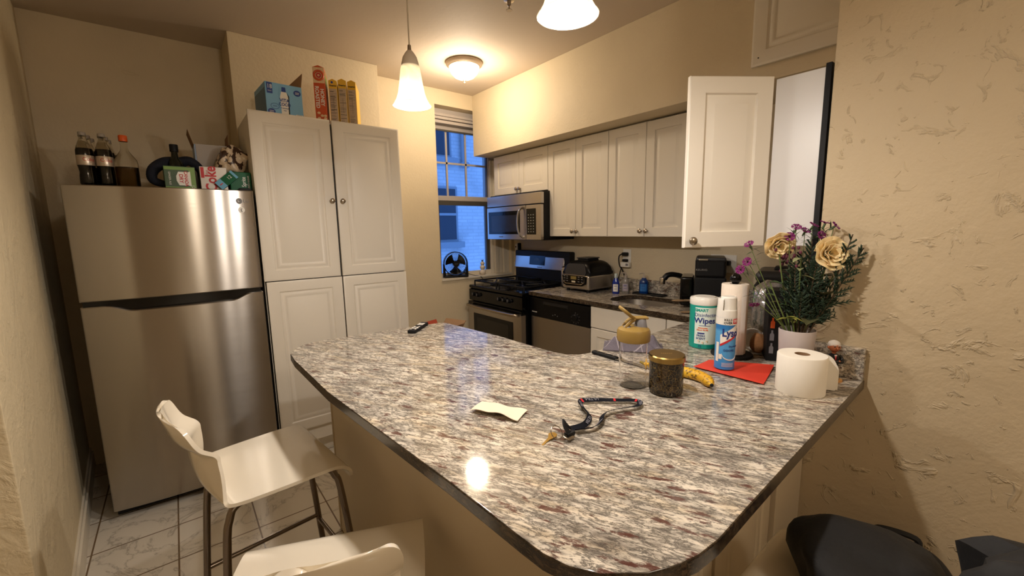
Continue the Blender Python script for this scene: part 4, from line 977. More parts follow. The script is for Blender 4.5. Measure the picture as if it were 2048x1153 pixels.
b = MB(); b.box(-.006, .044, -.015, .015, .224, .231, 'mustard', .003); b.tube(spline([(-.002, .013, .227), (-.02, .023, .241), (-.037, .021, .256), (-.046, 0, .263), (-.037, -.021, .256), (-.02, -.023, .241), (-.002, -.013, .227)], 5), .0055, 'mustard', 10, flat=.7)
b.tube(spline([(-.030, .013, .199), (-.016, .014, .215), (.0, .013, .226)], 4), .006, 'mustard', 8); b.tube(spline([(-.030, -.013, .199), (-.016, -.014, .215), (.0, -.013, .226)], 4), .006, 'mustard', 8); part('loop', b, p, 'mustard carry loop with snap cap')

# candle jar
CJ = mat('candle_glass_brown', '#2c2113', .12); nt = CJ.node_tree; bs = nt.nodes['Principled BSDF']
vo = N(nt, 'ShaderNodeTexVoronoi', feature='DISTANCE_TO_EDGE'); vo.inputs['Scale'].default_value = 78; wv = N(nt, 'ShaderNodeTexNoise'); wv.inputs['Scale'].default_value = 30
ov = coords(nt); L(nt, ov, wv.inputs['Vector']); ad = N(nt, 'ShaderNodeVectorMath', operation='MULTIPLY_ADD'); L(nt, wv.outputs['Color'], ad.inputs[0]); ad.inputs[1].default_value = (.03, .03, .03); L(nt, ov, ad.inputs[2]); L(nt, ad.outputs[0], vo.inputs['Vector'])
base = ramp(nt, noise(nt, ov, 34, 2), [(.42, '#120e0a'), (.66, '#3d2d16')]); L(nt, mix(nt, ramp(nt, vo.outputs['Distance'], [(.0, .7), (.045, 0.)]), base, '#8a733f'), bs.inputs['Base Color'])
p = thing('candle_jar', 'brown patterned candle jar with gold lid beside the shaker bottle', 'candle', (1.158, .688, CT))
b = MB(); b.lathe([(0, .003), (.043, 0), (.049, .004), (.051, .012), (.051, .112), (0, .112)], CJ, 44); part('jar', b, p)
b = MB(); b.lathe([(.052, .106), (.0545, .107), (.0548, .122), (.052, .1255), (0, .1262)], 'brass', 44); [b.box(-.018+k*.006, -.0145+k*.006, -.003, .003, .1260, .1265, mat('lid_engrave', '#d9c083', .35, 1) if k == 0 else bpy.data.materials['lid_engrave'], T=Tm((0, 0, 0), (0, 0, math.radians(-42)))) for k in range(6)]; part('lid', b, p, 'brushed gold metal lid')

# banana
BN = mat('banana_skin', '#d9a520', .5); nt = BN.node_tree; bs = nt.nodes['Principled BSDF']; ov = coords(nt)
L(nt, mix(nt, ramp(nt, noise(nt, ov, 85, 5, .7), [(.52, 0.), (.60, .9)]), ramp(nt, noise(nt, ov, 12, 2), [(.4, '#e0b02a'), (.6, '#d6a01c')]), '#4a2c10'), bs.inputs['Base Color'])
p = thing('banana', 'spotted ripe banana lying behind the candle jar', 'banana', (1.285, .690, CT))
bp_ = spline([(.018, .165, .018), (.022, .14, .018), (.030, .10, .019), (.038, .04, .0195), (.036, -.03, .0195), (.012, -.07, .018), (-.006, -.088, .017)], 6)
n_ = len(bp_); b = MB(); b.tube(bp_, [(.006 if i < 3 else min(.0185, .006+.0045*(i-2)) if i < 7 else (.0185 if i < n_-8 else .0185-.0018*(i-(n_-8)))) for i in range(n_)], BN, 12); part('body', b, p)
b = MB(); b.ell(bp_[-1], (.006, .006, .006), 'blackm', n=10, k=6); b.tube([bp_[0], bp_[0]+V((-.002, .022, .003))], [.006, .005], mat('banana_stem', '#8a7426', .6), 8); part('stem', b, p, 'dark tip and stem')

# red card under the spray can
b = MB(); RC = [(1.442, .747), (1.50, .752), (1.564, .747), (1.661, .559), (1.444, .514)]
b.prism([(1.448, .742), (1.565, .745), (1.655, .560), (1.452, .520)], .0006, .0014, 'paper')
b.grid(lambda u, v: (V((1.438, .747, .002)).lerp(V((1.564, .750, .002)), u)).lerp(V((1.440, .512, .002)).lerp(V((1.660, .559, .002)), u), v)+V((0, 0, .006*u**3*v+.003*(1-u)**4+.0004)), 12, 12, 'red', .0012)
single('red_folder', b, 'bright red paper folder lying under the spray can', 'folder', (0, 0, CT))
# spray can
p = thing('spray_can', 'blue and white aerosol disinfectant can standing on the red folder', 'spray can', (1.505, .668, CT+.006), math.radians(-64))
SPB = mat('can_blue', '#3f8fd0', .25); nt = SPB.node_tree; bs = nt.nodes['Principled BSDF']
sp = N(nt, 'ShaderNodeSeparateXYZ'); tc = N(nt, 'ShaderNodeTexCoord'); L(nt, tc.outputs['Object'], sp.inputs[0])
L(nt, ramp(nt, sp.outputs['Z'], [(.0, '#2f7cc4'), (.06, '#4d9bd8'), (.14, '#5aa6df'), (.15, '#2f7cc4')]), bs.inputs['Base Color'])
R0 = .033
b = MB(); b.lathe([(0, .004), (.029, 0), (.0335, .003), (R0, .008), (R0, .165), (.0335, .168), (.0335, .190), (.031, .192)], SPB, 40); part('can', b, p)
b = MB(); b.patch(R0, -1.5, 1.5, .165-.0005, .190, 'white', 24, 1, off=.0012)
b.text('KILLS', .011, NAVYP, Tm((0, 0, .1825), (0, 0, .15)), bend=R0+.0014, ext=.0003, bold=.0003); b.text('OVER', .011, NAVYP, Tm((0, 0, .1715), (0, 0, .15)), bend=R0+.0014, ext=.0003, bold=.0003); b.patch(R0, .62, 1.25, .169, .187, RDP, 8, off=.0018); b.text('100+', .016, 'white', Tm((0, 0, .178), (0, 0, .95)), bend=R0+.002, ext=.0003)
LYB = mat('print_royal', '#22357f', .4)
def slant(z0, z1, dz, m, off): b.grid(lambda u, v: V(((R0+off)*math.sin(-.55+2.0*u), -(R0+off)*math.cos(-.55+2.0*u), z0+(z1-z0)*v+dz*u)), 20, 2, m)
slant(.094, .128, .045, 'white', .0008); slant(.086, .094, .045, RDP, .0010)
b.text('Lysol', .038, LYB, Tm((0, 0, .135), (0, 0, .55)), bend=R0+.0014, ext=.0003, bold=.0012, sx=.8)
b.text('Disinfectant', .009, LYB, Tm((0, 0, .088), (0, 0, .95)), bend=R0+.0014, ext=.0003); b.text('ODORS', .011, LYB, Tm((0, 0, .073), (0, 0, .35)), bend=R0+.0012, ext=.0003)
for rr_, z_ in ((.9, .060), (.8, .055)): b.tube([((R0+.0008)*math.sin(.55+rr_*math.cos(a)), -(R0+.0008)*math.cos(.55+rr_*math.cos(a)), z_+.022*rr_*math.sin(a)) for a in [PI+k*PI/20 for k in range(21)]], .0009, 'white', 5)
b.patch(R0, -.62, -.30, .040, .058, 'white', 6, off=.0012); b.patch(R0, -1.0, -.66, .03, .10, 'white', 6, off=.0008)
for k in range(4): b.patch(R0, -.3, .9, .014+k*.004, .0152+k*.004, 'white', 10, off=.0010)
part('label', b, p)
b = MB(); b.lathe([(.0335, .190), (.0335, .205), (.031, .232), (.0305, .252), (.028, .257)], 'white', 36, a0=math.radians(-20), a1=math.radians(245)); b.lathe([(.0335, .190), (.0335, .205), (.0325, .215), (0, .216)], 'white', 36)
b.lathe([(.0, .262), (.022, .262), (.026, .258), (.027, .215), (0, .215)], 'white', 30, Tm((.004, .002, 0))); part('cap', b, p, 'white actuator cap')
# wipes canister
TEAL = mat('teal_plastic', '#0f9a8c', .3)
p = thing('wipes_canister', 'teal disinfecting wipes canister with white lid behind the spray can', 'canister', (1.735, .865, CT), math.radians(-64))
RT = .056
b = MB(); b.lathe([(0, .004), (.05, 0), (.055, .003), (RT, .010), (RT, .185), (.0555, .190), (0, .190)], TEAL, 44); part('tub', b, p)
b = MB(); b.patch(RT, -.62, 1.1, .022, .178, mat('label_mint', '#dfeee6', .4), 24, 1, off=.0006)
b.text('SMART', .017, TEAL, Tm((0, 0, .166), (0, 0, -.15)), bend=RT+.001, ext=.0003, bold=.0006); b.text('Disinfecting', .021, LYB, Tm((0, 0, .146), (0, 0, .22)), bend=RT+.001, ext=.0003); b.text('Wipes', .033, LYB, Tm((0, 0, .122), (0, 0, .1)), bend=RT+.001, ext=.0003, bold=.0008)
b.patch(RT, -.3, .5, .1005, .1025, LYB, 10, off=.0011); ORP = mat('print_orange', '#d8622a', .5)
b.patch(RT, -.36, .3, .090, .0935, ORP, 10, off=.0011); b.text('KILLS 99.9%', .009, ORP, Tm((0, 0, .083), (0, 0, -.05)), bend=RT+.001, ext=.0003, bold=.0003)
b.patch(RT, -.38, .1, .066, .072, LYB, 8, off=.0011); b.text('FRESH', .012, LYB, Tm((0, 0, .058), (0, 0, -.15)), bend=RT+.001, ext=.0003, bold=.0003); b.text('SCENT', .012, LYB, Tm((0, 0, .046), (0, 0, -.15)), bend=RT+.001, ext=.0003, bold=.0003); b.text('75', .015, LYB, Tm((0, 0, .012), (0, 0, -.2)), bend=RT+.001, ext=.0003)
for k in range(3):
    a = -.3+k*.28; pz = .036-(k % 2)*.006
    for q in range(6): b.patch(RT, a+.045*math.cos(q*1.05)-.03, a+.045*math.cos(q*1.05)+.03, pz+.004*math.sin(q*1.05)-.003, pz+.004*math.sin(q*1.05)+.003, 'white' if q % 2 else 'paper', 3, off=.0012+.0001*q)
    b.patch(RT, a-.02, a+.02, pz-.002, pz+.002, YE, 3, off=.0022); b.patch(RT, a+.05, a+.11, pz-.006, pz+.002, LG_, 3, off=.001)
part('label', b, p)
b = MB(); b.lathe([(.0565, .186), (.0575, .188), (.0575, .210), (.055, .215), (.045, .216), (.043, .219), (0, .219)], 'white', 44); part('lid', b, p, 'white flip lid')
# paper towel holder + roll
p = thing('towel_holder', 'black upright paper towel holder with ball finial', 'holder', (1.700, .728, CT))
b = MB(); b.lathe([(0, 0), (.075, 0), (.077, .004), (.074, .010), (.02, .012), (0, .012)], 'blackm', 40); part('base', b, p)
b = MB(); b.lathe([(.006, .012), (.006, .288), (0, .288)], 'blackm', 14); b.lathe([(0, .287), (.010, .287), (.014, .293), (.020, .302), (.0205, .312), (.014, .324), (.006, .330), (0, .331)], 'blackg', 24); part('post', b, p)
b = MB(); n_pt = 44
b.lathe([(.020, .0125), (.047, .0125), (.0485, .015), (.0485, .286), (.047, .2885), (.020, .2885), (.0195, .27), (.0195, .03), (.020, .0125)], mat('towel_paper', '#efe2d2', .9, bump=(130, .35, (1, 1, 1), .004)), 48)
b.grid(lambda u, v: V(((.0485+.004*u)*math.cos(-2.2+.35*u), (.0485+.004*u)*math.sin(-2.2+.35*u), .014+.272*v)), 6, 10, 'paper', .0008); single('paper_towel_roll', b, 'white embossed paper towel roll standing on the black holder', 'paper towel', (1.700, .728, CT))
# black box behind the vase
p = thing('gift_box', 'tall black bottle box with grey lettering and bottle pictures behind the vase', 'box', (1.792, .583, CT), math.radians(-62))
b = MB(); b.box(-.058, .058, -.05, .05, 0, .272, 'blackm', .002); part('box', b, p)
b = MB(); b.text('HIGHLAND', .014, 'grey', Tm((-.052, -.0505, .196), FRONT), 'LEFT'); b.text('PARK', .014, 'grey', Tm((-.052, -.0505, .182), FRONT), 'LEFT'); b.box(-.052, -.012, -.0506, -.0498, .210, .2125, 'dgrey')
bt = [(-.007, 0), (.007, 0), (.007, .024), (.003, .030), (.003, .040), (-.003, .040), (-.003, .030), (-.007, .024)]
for z, m in ((.128, mat('print_flame', '#cf5a22', .5)), (.080, 'grey'), (.030, 'grey')): b.prism([(x_-.042, z_+z) for x_, z_ in bt], 0, .0006, m, T=Tm((0, -.0500, 0), (PI/2, 0, 0)))
part('print', b, p)

# dish cloth, knife
CLO = mat('grey_dish_cloth', '#7c7480', .9, bump=(120, .3)); nt = CLO.node_tree; bs = nt.nodes['Principled BSDF']
uv = coords(nt, (1, 1, 1), (0, 0, .5)); s2 = N(nt, 'ShaderNodeSeparateXYZ'); L(nt, uv, s2.inputs[0])
def stripes(o): return math_n(nt, 'LESS_THAN', math_n(nt, 'ABSOLUTE', math_n(nt, 'SUBTRACT', math_n(nt, 'FRACT', math_n(nt, 'MULTIPLY', o, 12.)), .5)), .022)
L(nt, mix(nt, math_n(nt, 'MAXIMUM', stripes(s2.outputs['X']), stripes(s2.outputs['Y'])), '#67606a', '#a39aa0'), bs.inputs['Base Color'])
def cloth(u, v):
    a, c, d = V((1.365, 1.105, 0)), V((1.50, .90, 0)), V((.115, .085, 0)); q = a.lerp(c, u)+d*v*(1+.15*math.sin(u*7))
    e = min(1, min(u, 1-u)*5)*min(1, min(v, 1-v)*3.5); e = e*e*(3-2*e)
    return V((q.x-1.45, q.y-1.04, .006+e*(.040+.016*math.sin(u*11+1+v*3)+.014*math.sin(v*9-u*6)+.007*math.sin(u*25+v*8))))
b = MB(); b.grid(cloth, 44, 26, CLO, .005); single('dish_cloth', b, 'crumpled grey checked dish cloth on the granite behind the shaker', 'cloth', (1.45, 1.04, CT))
p = thing('kitchen_knife', 'black handled kitchen knife lying in front of the grey cloth', 'knife', (1.305, 1.035, CT), math.radians(-91))
b = MB(); b.box(-.075, .05, -.011, .011, 0, .014, 'blackm', .005, 3)
for x in (-.05, -.01, .03): b.lathe([(0, .0146), (.003, .0146), (.003, .013)], 'nickel', 10, Tm((x, 0, 0)))
part('handle', b, p)
b = MB(); b.prism([(.048, -.009), (.20, -.004), (.225, .009), (.048, .009)], .006, .0078, 'chrome'); part('blade', b, p, 'steel blade')

# toilet roll, figurine
p = thing('toilet_roll', 'white toilet paper roll standing at the corner of the worktop', 'toilet paper', (1.476, .422, CT), math.radians(-52))
TPM = mat('toilet_paper', '#f2ece0', .9, bump=(40, .25, (1, 1, .4), .004))
b = MB(); b.lathe([(.021, .0), (.064, 0), (.066, .003), (.066, .117), (.064, .120), (.021, .120), (.0205, .117), (.0205, .003), (.021, 0)], TPM, 56); part('roll', b, p)
b = MB(); b.lathe([(.0205, .001), (.0205, .1195), (.019, .1195), (.019, .001)], 'card', 28); part('core', b, p, 'brown cardboard core')
b = MB(); b.grid(lambda u, v: V((.0663*math.cos(.25)+u*.040*math.cos(-.2)+.006*math.sin(u*3), .0663*math.sin(.25)-.012*u, .118-.113*v-.055*u*u*(1-v)+(.004 if u > .8 else 0))), 12, 10, TPM, .0008); part('loose_sheet', b, p)
p = thing('bobblehead_figurine', 'small white-haired figurine in a black suit with folded arms', 'figurine', (1.652, .385, CT), math.radians(-50))
SK = mat('figurine_skin', '#a8603a', .5); HW = mat('figurine_hair', '#cfc6bb', .7); SU = mat('figurine_suit', '#0d0d0f', .4)
b = MB(); b.lathe([(0, 0), (.026, 0), (.027, .003), (.026, .007), (0, .007)], mat('figurine_base', '#c08a4a', .5), 28, Tm((0, 0, 0), (0, 0, 0), (1.15, .85, 1))); part('base', b, p)
b = MB()
for s in (1, -1): b.tube([(s*.008, .0, .007), (s*.008, 0, .030), (s*.007, 0, .056)], [.0075, .007, .0085], SU, 12); b.ell((s*.009, -.006, .010), (.007, .012, .004), SU, n=12, k=8)
b.lathe([(0, .050), (.014, .050), (.0165, .062), (.018, .078), (.017, .088), (.009, .094), (0, .095)], SU, 20, Tm((0, 0, 0), (0, 0, 0), (1, .7, 1)))
for s in (1, -1): b.tube(spline([(s*.016, .0, .088), (s*.023, -.004, .076), (s*.018, -.014, .068), (s*-.006, -.0175, .072)], 4), .0056, SU, 10)
part('body', b, p)
b = MB(); b.poly([(-.004, -.0125, .092), (.004, -.0125, .092), (0, -.0135, .076)], 'white'); b.box(-.0012, .0012, -.0142, -.013, .076, .09, RDP)
for s in (1, -1): b.ell((s*-.008, -.0185, .0725), (.0045, .003, .0032), SK, n=10, k=6)
part('shirt', b, p, 'white shirt front and hands')
b = MB(); b.lathe([(0, .092), (.0055, .092), (.006, .102), (0, .102)], SK, 12); b.ell((0, 0, .116), (.0165, .0165, .0185), SK, n=24, k=16, fn=lambda q, c: V((q.x*(1-.15*max(0, -c.z)), q.y, q.z)))
b.ell((0, -.0175, .114), (.0028, .004, .004), SK, n=8, k=6)
for s in (1, -1): b.ell((s*.0165, .001, .114), (.003, .004, .005), SK, n=8, k=6); b.ell((s*.006, -.0152, .119), (.0022, .0015, .0015), 'blackm', n=8, k=6); b.box(s*.006-.004, s*.006+.004, -.0172, -.0150, .1225, .1238, HW)
b.box(-.005, .005, -.0165, -.0145, .1055, .1066, mat('figurine_mouth', '#6e3020', .5)); hd = part('head', b, p)
b = MB(); b.ell((0, .0025, .1235), (.0178, .017, .0145), HW, n=20, k=12); part('hair', b, hd, 'white hair')

# behind the towel roll: silver bag, small bowl, bread end, marker, dark appliance
SV = mat('crinkled_silver_film', '#a9a6a6', .18, .7, bump=(35, .6, (1, 1, 1), .01))
b = MB(); b.ell((0, 0, .13), (.1, .08, .13), SV, n=44, k=30, fn=lump((.095, .07, .125), 31, .10)); single('plastic_bag', b, 'crinkled silver plastic bag behind the paper towel roll', 'bag', (1.99, .70, CT+.016), .3)
p = thing('slow_cooker', 'dark grey appliance at the back of the alcove behind the silver bag', 'appliance', (2.38, .80, CT), .3)
b = MB(); b.box(-.15, .15, -.11, .11, .012, .235, 'blackm', .03, 4); part('body', b, p)
b = MB(); b.box(-.145, .145, -.105, .105, .230, .29, 'dgrey', .028, 4); b.box(-.05, .05, -.03, .03, .285, .305, 'blackm', .01); part('lid', b, p)
for x, y in ((-.12, -.08), (.12, -.08), (-.12, .08), (.12, .08)):
    b = MB(); b.lathe([(0, 0), (.014, 0), (.014, .02), (0, .02)], 'blackm', 10, Tm((x, y, 0))); part('foot', b, p)
p = thing('small_bowl', 'white bowl tipped up behind the paper towel roll', 'bowl', (1.825, .700, CT+.045), 0, None, (0, math.radians(-70), math.radians(20)))
b = MB(); b.lathe([(0, -.028), (.02, -.028), (.035, -.018), (.044, .0), (.046, .012), (.043, .012), (.040, 0), (.032, -.015), (0, -.022)], 'white', 30); part('bowl', b, p)
b = MB(); b.ell((0, 0, .0), (.03, .026, .042), mat('bread_crust', '#9a6c42', .8, bump=(40, .3)), n=24, k=16, fn=lump((.03, .026, .040), 4, .08)); single('bread_roll', b, 'brown bread roll beside the black bottle box', 'bread', (1.800, .668, CT+.044))

# ------------------------------------------------------------------ vase and stems
VX, VY, VH = 1.598, .477, .168
p = thing('flower_vase', 'pale grey tapered vase holding the wilting bouquet at the wall', 'vase', (VX, VY, CT))
b = MB(); b.lathe([(0, .003), (.042, 0), (.045, .004), (.0535, VH-.003), (.052, VH), (.0505, VH-.003), (.0425, .008), (0, .008)], mat('vase_lilac_grey', '#b3a8a6', .4), 44); part('vase', b, p)
STM = mat('stem_green', '#5a6a34', .6); STD = mat('stem_brown', '#4a3a28', .7); LFD = mat('leaf_dark', '#26341f', .6); LFM = mat('leaf_mid', '#3f5430', .55); LFO = mat('leaf_olive', '#4a4a2c', .65)
PET = mat('petal_cream', '#f8dfae', .6, bump=(60, .12), sub=.12); PETB = mat('petal_edge_brown', '#b78b4a', .65); MAG = mat('petal_magenta', '#74195f', .6); MAG2 = mat('petal_maroon', '#5b2138', .7); CED = mat('cedar_green', '#1f3320', .7)
rs = random.Random(5)
def leaf(b, base, d, ln, wd, m, curl=.25, up=V((0, 0, 1))):
    d = V(d).normalized(); sd = d.cross(up); sd = sd.normalized() if sd.length > .05 else d.orthogonal().normalized(); nn = sd.cross(d)
    base = V(base)
    def fn(u, v):
        s = v*2-1; w = wd*math.sin(PI*min(1, u**.8))*(1-.25*u)
        return base+d*ln*u+sd*w*s*.5+nn*(abs(s)*w*.18-curl*ln*u*u)
    b.grid(fn, 7, 4, m)
def stem_thing(name, label, cat, head, m=STM, r=.0022, off=None, bow=.02):
    p = thing(name, label, cat, (VX, VY, CT), 0, 'stems in the grey vase')
    h = V(head)-V((VX, VY, CT)); o = off if off else V((max(-.03, min(.03, h.x*.3)), max(-.03, min(.03, h.y*.3)), 0))
    foot = V((-o.x*.9, -o.y*.9, .012)); rim = V((o.x, o.y, VH))
    pts = spline([foot, rim, rim.lerp(h, .5)+V((h.x, h.y, 0))*-.06*0+V((o.x, o.y, 0))*.3+V((0, 0, bow)), h], 8)
    b = MB(); b.tube(pts, [r*1.2-(r*.5)*i/len(pts) for i in range(len(pts))], m, 7); part('stem', b, p); return p, pts, h
def leaves_on(pts, n, ln, wd, m, a0=.5, a1=.95):
    b = MB()
    for k in range(n):
        q = pts[int((a0+(a1-a0)*k/max(1, n-1))*(len(pts)-1))]; a = rs.uniform(0, 6.28)
        leaf(b, q, (math.cos(a), math.sin(a), rs.uniform(-.1, .6)), ln*rs.uniform(.7, 1.2), wd, m)
    return b
def clip(mb):  # keep everything this side of the wall
    for v in mb.bm.verts:
        w = v.co.x+VX
        if w > 1.715 and v.co.z+CT > 0: v.co.x = 1.715-VX-(w-1.715)*.15
    return mb
def rose(head, face, label, size):
    p, pts, h = stem_thing('rose', label, 'flower', head, STM, .0028)
    b = MB(); q = V(face).normalized().to_track_quat('Z', 'Y').to_matrix().to_4x4(); T = Tm(h) @ q
    for ring, (n, r, tl, ht) in enumerate(((3, .012, .15, .030), (4, .018, .3, .030), (5, .024, .55, .028), (6, .029, .9, .024))):
        for k in range(n):
            a = k*2*PI/n+ring*.7+rs.uniform(-.2, .2); wob = rs.uniform(-.25, .25)
            def fn(u, v):
                s = (v*2-1); an = a+s*(2.3/n+.35); rr = (r*(.35+.75*u**.7)+tl*.012*u*u*(1+.5*wob))*size; z = (-.006+ht*u*(1-.25*tl*u)+.004*math.sin(s*5+k)*u-.004*abs(s)**2*u)*size
                return V((rr*math.cos(an), rr*math.sin(an), z))
            b.grid(fn, 7, 8, PET if rs.random() < .8 or ring < 2 else PET, .0008, T)
    part('bloom', clip(b), p, 'drying cream rose bloom')
    b = MB()
    for k in range(5):
        a = k*1.257; leaf(b, h, q.to_3x3() @ V((math.cos(a), math.sin(a), .1)), .035*size, .010, LFM, .3)
    part('sepals', clip(b), p); b = leaves_on(pts, 5, .045, .026, LFO, .5, .85); part('leaves', clip(b), p)
rose((1.601, .553, 1.388), (-.65, -.6, -.35), 'drooping cream rose on the left side of the vase bouquet', 1.12)
rose((1.662, .424, 1.358), (-.6, -.75, .22), 'full cream rose on the right side of the bouquet against the wall', 1.28)
def dianthus(head, label, dang=None, sz=1., col=None):
    p, pts, h = stem_thing('pink_flower', label, 'flower', head, STM, .0015)
    b = MB(); ax = (pts[-1]-pts[-3]).normalized() if not dang else V(dang).normalized(); T = Tm(h) @ ax.to_track_quat('Z', 'Y').to_matrix().to_4x4()
    for k in range(6):
        a = k*2*PI/6+rs.uniform(-.2, .2)
        def fn(u, v):
            s = v*2-1; an = a+s*.62*(.35+.65*u); rr = (.002+.0145*u)*sz; return V((rr*math.cos(an), rr*math.sin(an), (.004+.010*u**.6-.004*u*u+.0022*math.sin(s*6+k)*u)*sz))
        b.grid(fn, 4, 6, col or MAG, .0006, T)
    part('petals', clip(b), p)
    b = MB(); b.lathe([(.0015, -.016), (.0032, -.010), (.0036, .002), (.003, .006)], LFM, 8, T)
    for k in range(6): leaf(b, h-ax*rs.uniform(.008, .05), (rs.uniform(-1, 1), rs.uniform(-1, 1), rs.uniform(-.2, 1)), .038*sz, .005, LFM if k % 2 else LFD, .2)
    part('leaves', clip(b), p)
for hd, lb, dg in (((1.656, .522, 1.440), 'magenta flower standing highest left of the black cabinet strip', (-.5, -.3, .8)), ((1.695, .507, 1.428), 'magenta flower second from left at the top of the bouquet', (-.3, -.5, .8)),
        ((1.693, .485, 1.446), 'dark magenta flower at the very top in front of the black strip', (0, -.5, .8)), ((1.683, .460, 1.415), 'magenta flower just right of the black strip, lower', (-.4, -.7, .3)),
        ((1.693, .452, 1.452), 'magenta flower at the top right of the bouquet', (.1, -.3, 1)), ((1.691, .426, 1.444), 'magenta flower furthest right at the top, above the rose', (.3, -.7, .6)),
        ((1.600, .522, 1.412), 'small magenta flower above the drooping rose', (-.7, -.4, .4)), ((1.528, .614, 1.386), 'thin pink flower sprig reaching far left, upper', (-.6, .2, .7)),
        ((1.518, .612, 1.330), 'pink flower on the far left sprig above the towel roll', (-.8, .1, .3)), ((1.497, .624, 1.304), 'little pink flower lowest of the far left sprigs above the towel roll', (-.9, .1, .3)),
        ((1.498, .578, 1.199), 'dark magenta flower dangling beside the paper towel roll', (-.4, -.3, -.8))):
    dianthus(hd, lb, dg, .95)
def sprig(head, label, n, ln, m=CED, bow=.02):
    p, pts, h = stem_thing('cedar_sprig', label, 'greenery', head, STD, .0024, None, bow)
    b = MB(); K = len(pts)
    for k in range(n):
        t = .40+.60*k/n; i = min(K-2, int(t*(K-1))); q = pts[i]; ax = (pts[i+1]-pts[i]).normalized(); sd = 1 if k % 2 else -1
        side = ax.cross(V((.6, .5, .3))).normalized()*sd+V((rs.uniform(-.25, .25), rs.uniform(-.35, .25), rs.uniform(-.2, .2)))
        d = (ax*.9+side*.75).normalized(); L1 = ln*(1.05-.72*(k/n))*rs.uniform(.8, 1.15)
        b.tube([q, q+d*L1*.5, q+d*L1+V((0, 0, -.004))], [.0024, .0028, .0008], m, 5)
        for j in range(8):
            s = (j+1)/9; c = q+d*L1*s; d2 = (d*.8+d.orthogonal().normalized()*(.7 if j % 2 else -.7)+V((0, 0, rs.uniform(-.3, .3)))).normalized()
            b.tube([c, c+d2*L1*.34*(1.1-s*.5)], [.0027, .0006], m, 4)
    part('needles', clip(b), p); return p
for hd, lb, n, ln in (((1.700, .345, 1.378), 'dark cedar sprig whose tip reaches furthest right over the plaster wall', 22, .07), ((1.684, .372, 1.421), 'cedar sprig pointing up to the right behind the full rose', 20, .06),
        ((1.672, .412, 1.215), 'cedar sprig pointing right at mid height of the bouquet', 16, .05), ((1.662, .414, 1.165), 'lowest cedar sprig just above the vase rim on the right', 14, .05),
        ((1.64, .468, 1.40), 'tall cedar sprig in the middle of the bouquet', 26, .065), ((1.625, .445, 1.34), 'dense cedar sprig at the front of the bouquet centre', 26, .07), ((1.66, .50, 1.36), 'cedar sprig at the back of the bouquet centre', 24, .065), ((1.64, .43, 1.27), 'short dense cedar sprig at the right of centre below the rose', 22, .06), ((1.600, .500, 1.335), 'dense cedar sprig left of the bouquet centre under the drooping rose', 26, .06), ((1.612, .520, 1.285), 'dark cedar sprig low at the back left of the bouquet', 22, .055), ((1.588, .470, 1.235), 'short cedar sprig low at the front left above the vase rim', 20, .05)):
    sprig(hd, lb, n, ln)
def branch(head, label, n, ln, wd, m, flowers=None):
    p, pts, h = stem_thing('leafy_stem', label, 'greenery', head, STD if flowers else STM, .0026)
    b = leaves_on(pts, n, ln, wd, m, .45, 1.); part('leaves', clip(b), p)
    if flowers:
        b = MB()
        for k in range(26): q = h+V((rs.gauss(0, .016), rs.gauss(0, .016), rs.gauss(-.025, .026))); b.ell(q, (.005, .005, .006), flowers, n=6, k=4)
        part('blossom', clip(b), p)
branch((1.676, .412, 1.285), 'stem with broad wilted dark leaves hanging below the right rose', 6, .085, .06, LFO)
branch((1.568, .560, 1.262), 'stem with small round leaves at the left beside the towel roll', 5, .038, .03, LFM)
branch((1.617, .525, 1.372), 'brown stem with clustered maroon blossom in the middle of the bouquet', 7, .03, .012, LFD, MAG2)
branch((1.605, .485, 1.345), 'stem with pale green round bud leaves near the bouquet centre', 7, .04, .024, mat('leaf_pale', '#8a8f66', .6))
branch((1.560, .500, 1.150), 'short stem with yellowed drooping leaves on the left above the vase', 5, .05, .018, mat('leaf_yellowed', '#8a8a3c', .6))

# ------------------------------------------------------------------ carton on the floor behind the peninsula
p = thing('cardboard_box', 'open brown cardboard box with red flaps rising behind the peninsula end', 'box', (1.37, 2.50, 0), math.radians(20))
CR = mat('card_red_print', '#a8442c', .6)
b = MB()
for x0, x1, y0, y1 in ((-.09, .09, -.10, -.095), (-.09, .09, .095, .10), (-.09, -.085, -.10, .10), (.085, .09, -.10, .10)): b.box(x0, x1, y0, y1, 0, .76, 'card')
b.box(-.09, .09, -.10, .10, 0, .005, 'card'); part('box', b, p)
for T, w, d, m in ((Tm((-.087, 0, .76), (0, math.radians(-35), 0)), .004, .18, CR), (Tm((0.0, -.097, .76), (math.radians(28), 0, 0)), None, None, 'card'), (Tm((.087, 0, .76), (0, math.radians(48), 0)), .004, .18, 'card'), (Tm((.0, .097, .76), (math.radians(-25), 0, 0)), None, None, CR)):
    b = MB()
    if w: b.box(-.002, .002, -d/2, d/2, 0, .09, m, T=T); b.box(.002, .0026, -d/2, d/2, .0, .09, 'card', T=T)
    else: b.box(-.085, .085, -.002, .002, 0, .07, m, T=T)
    part('flap', b, p)

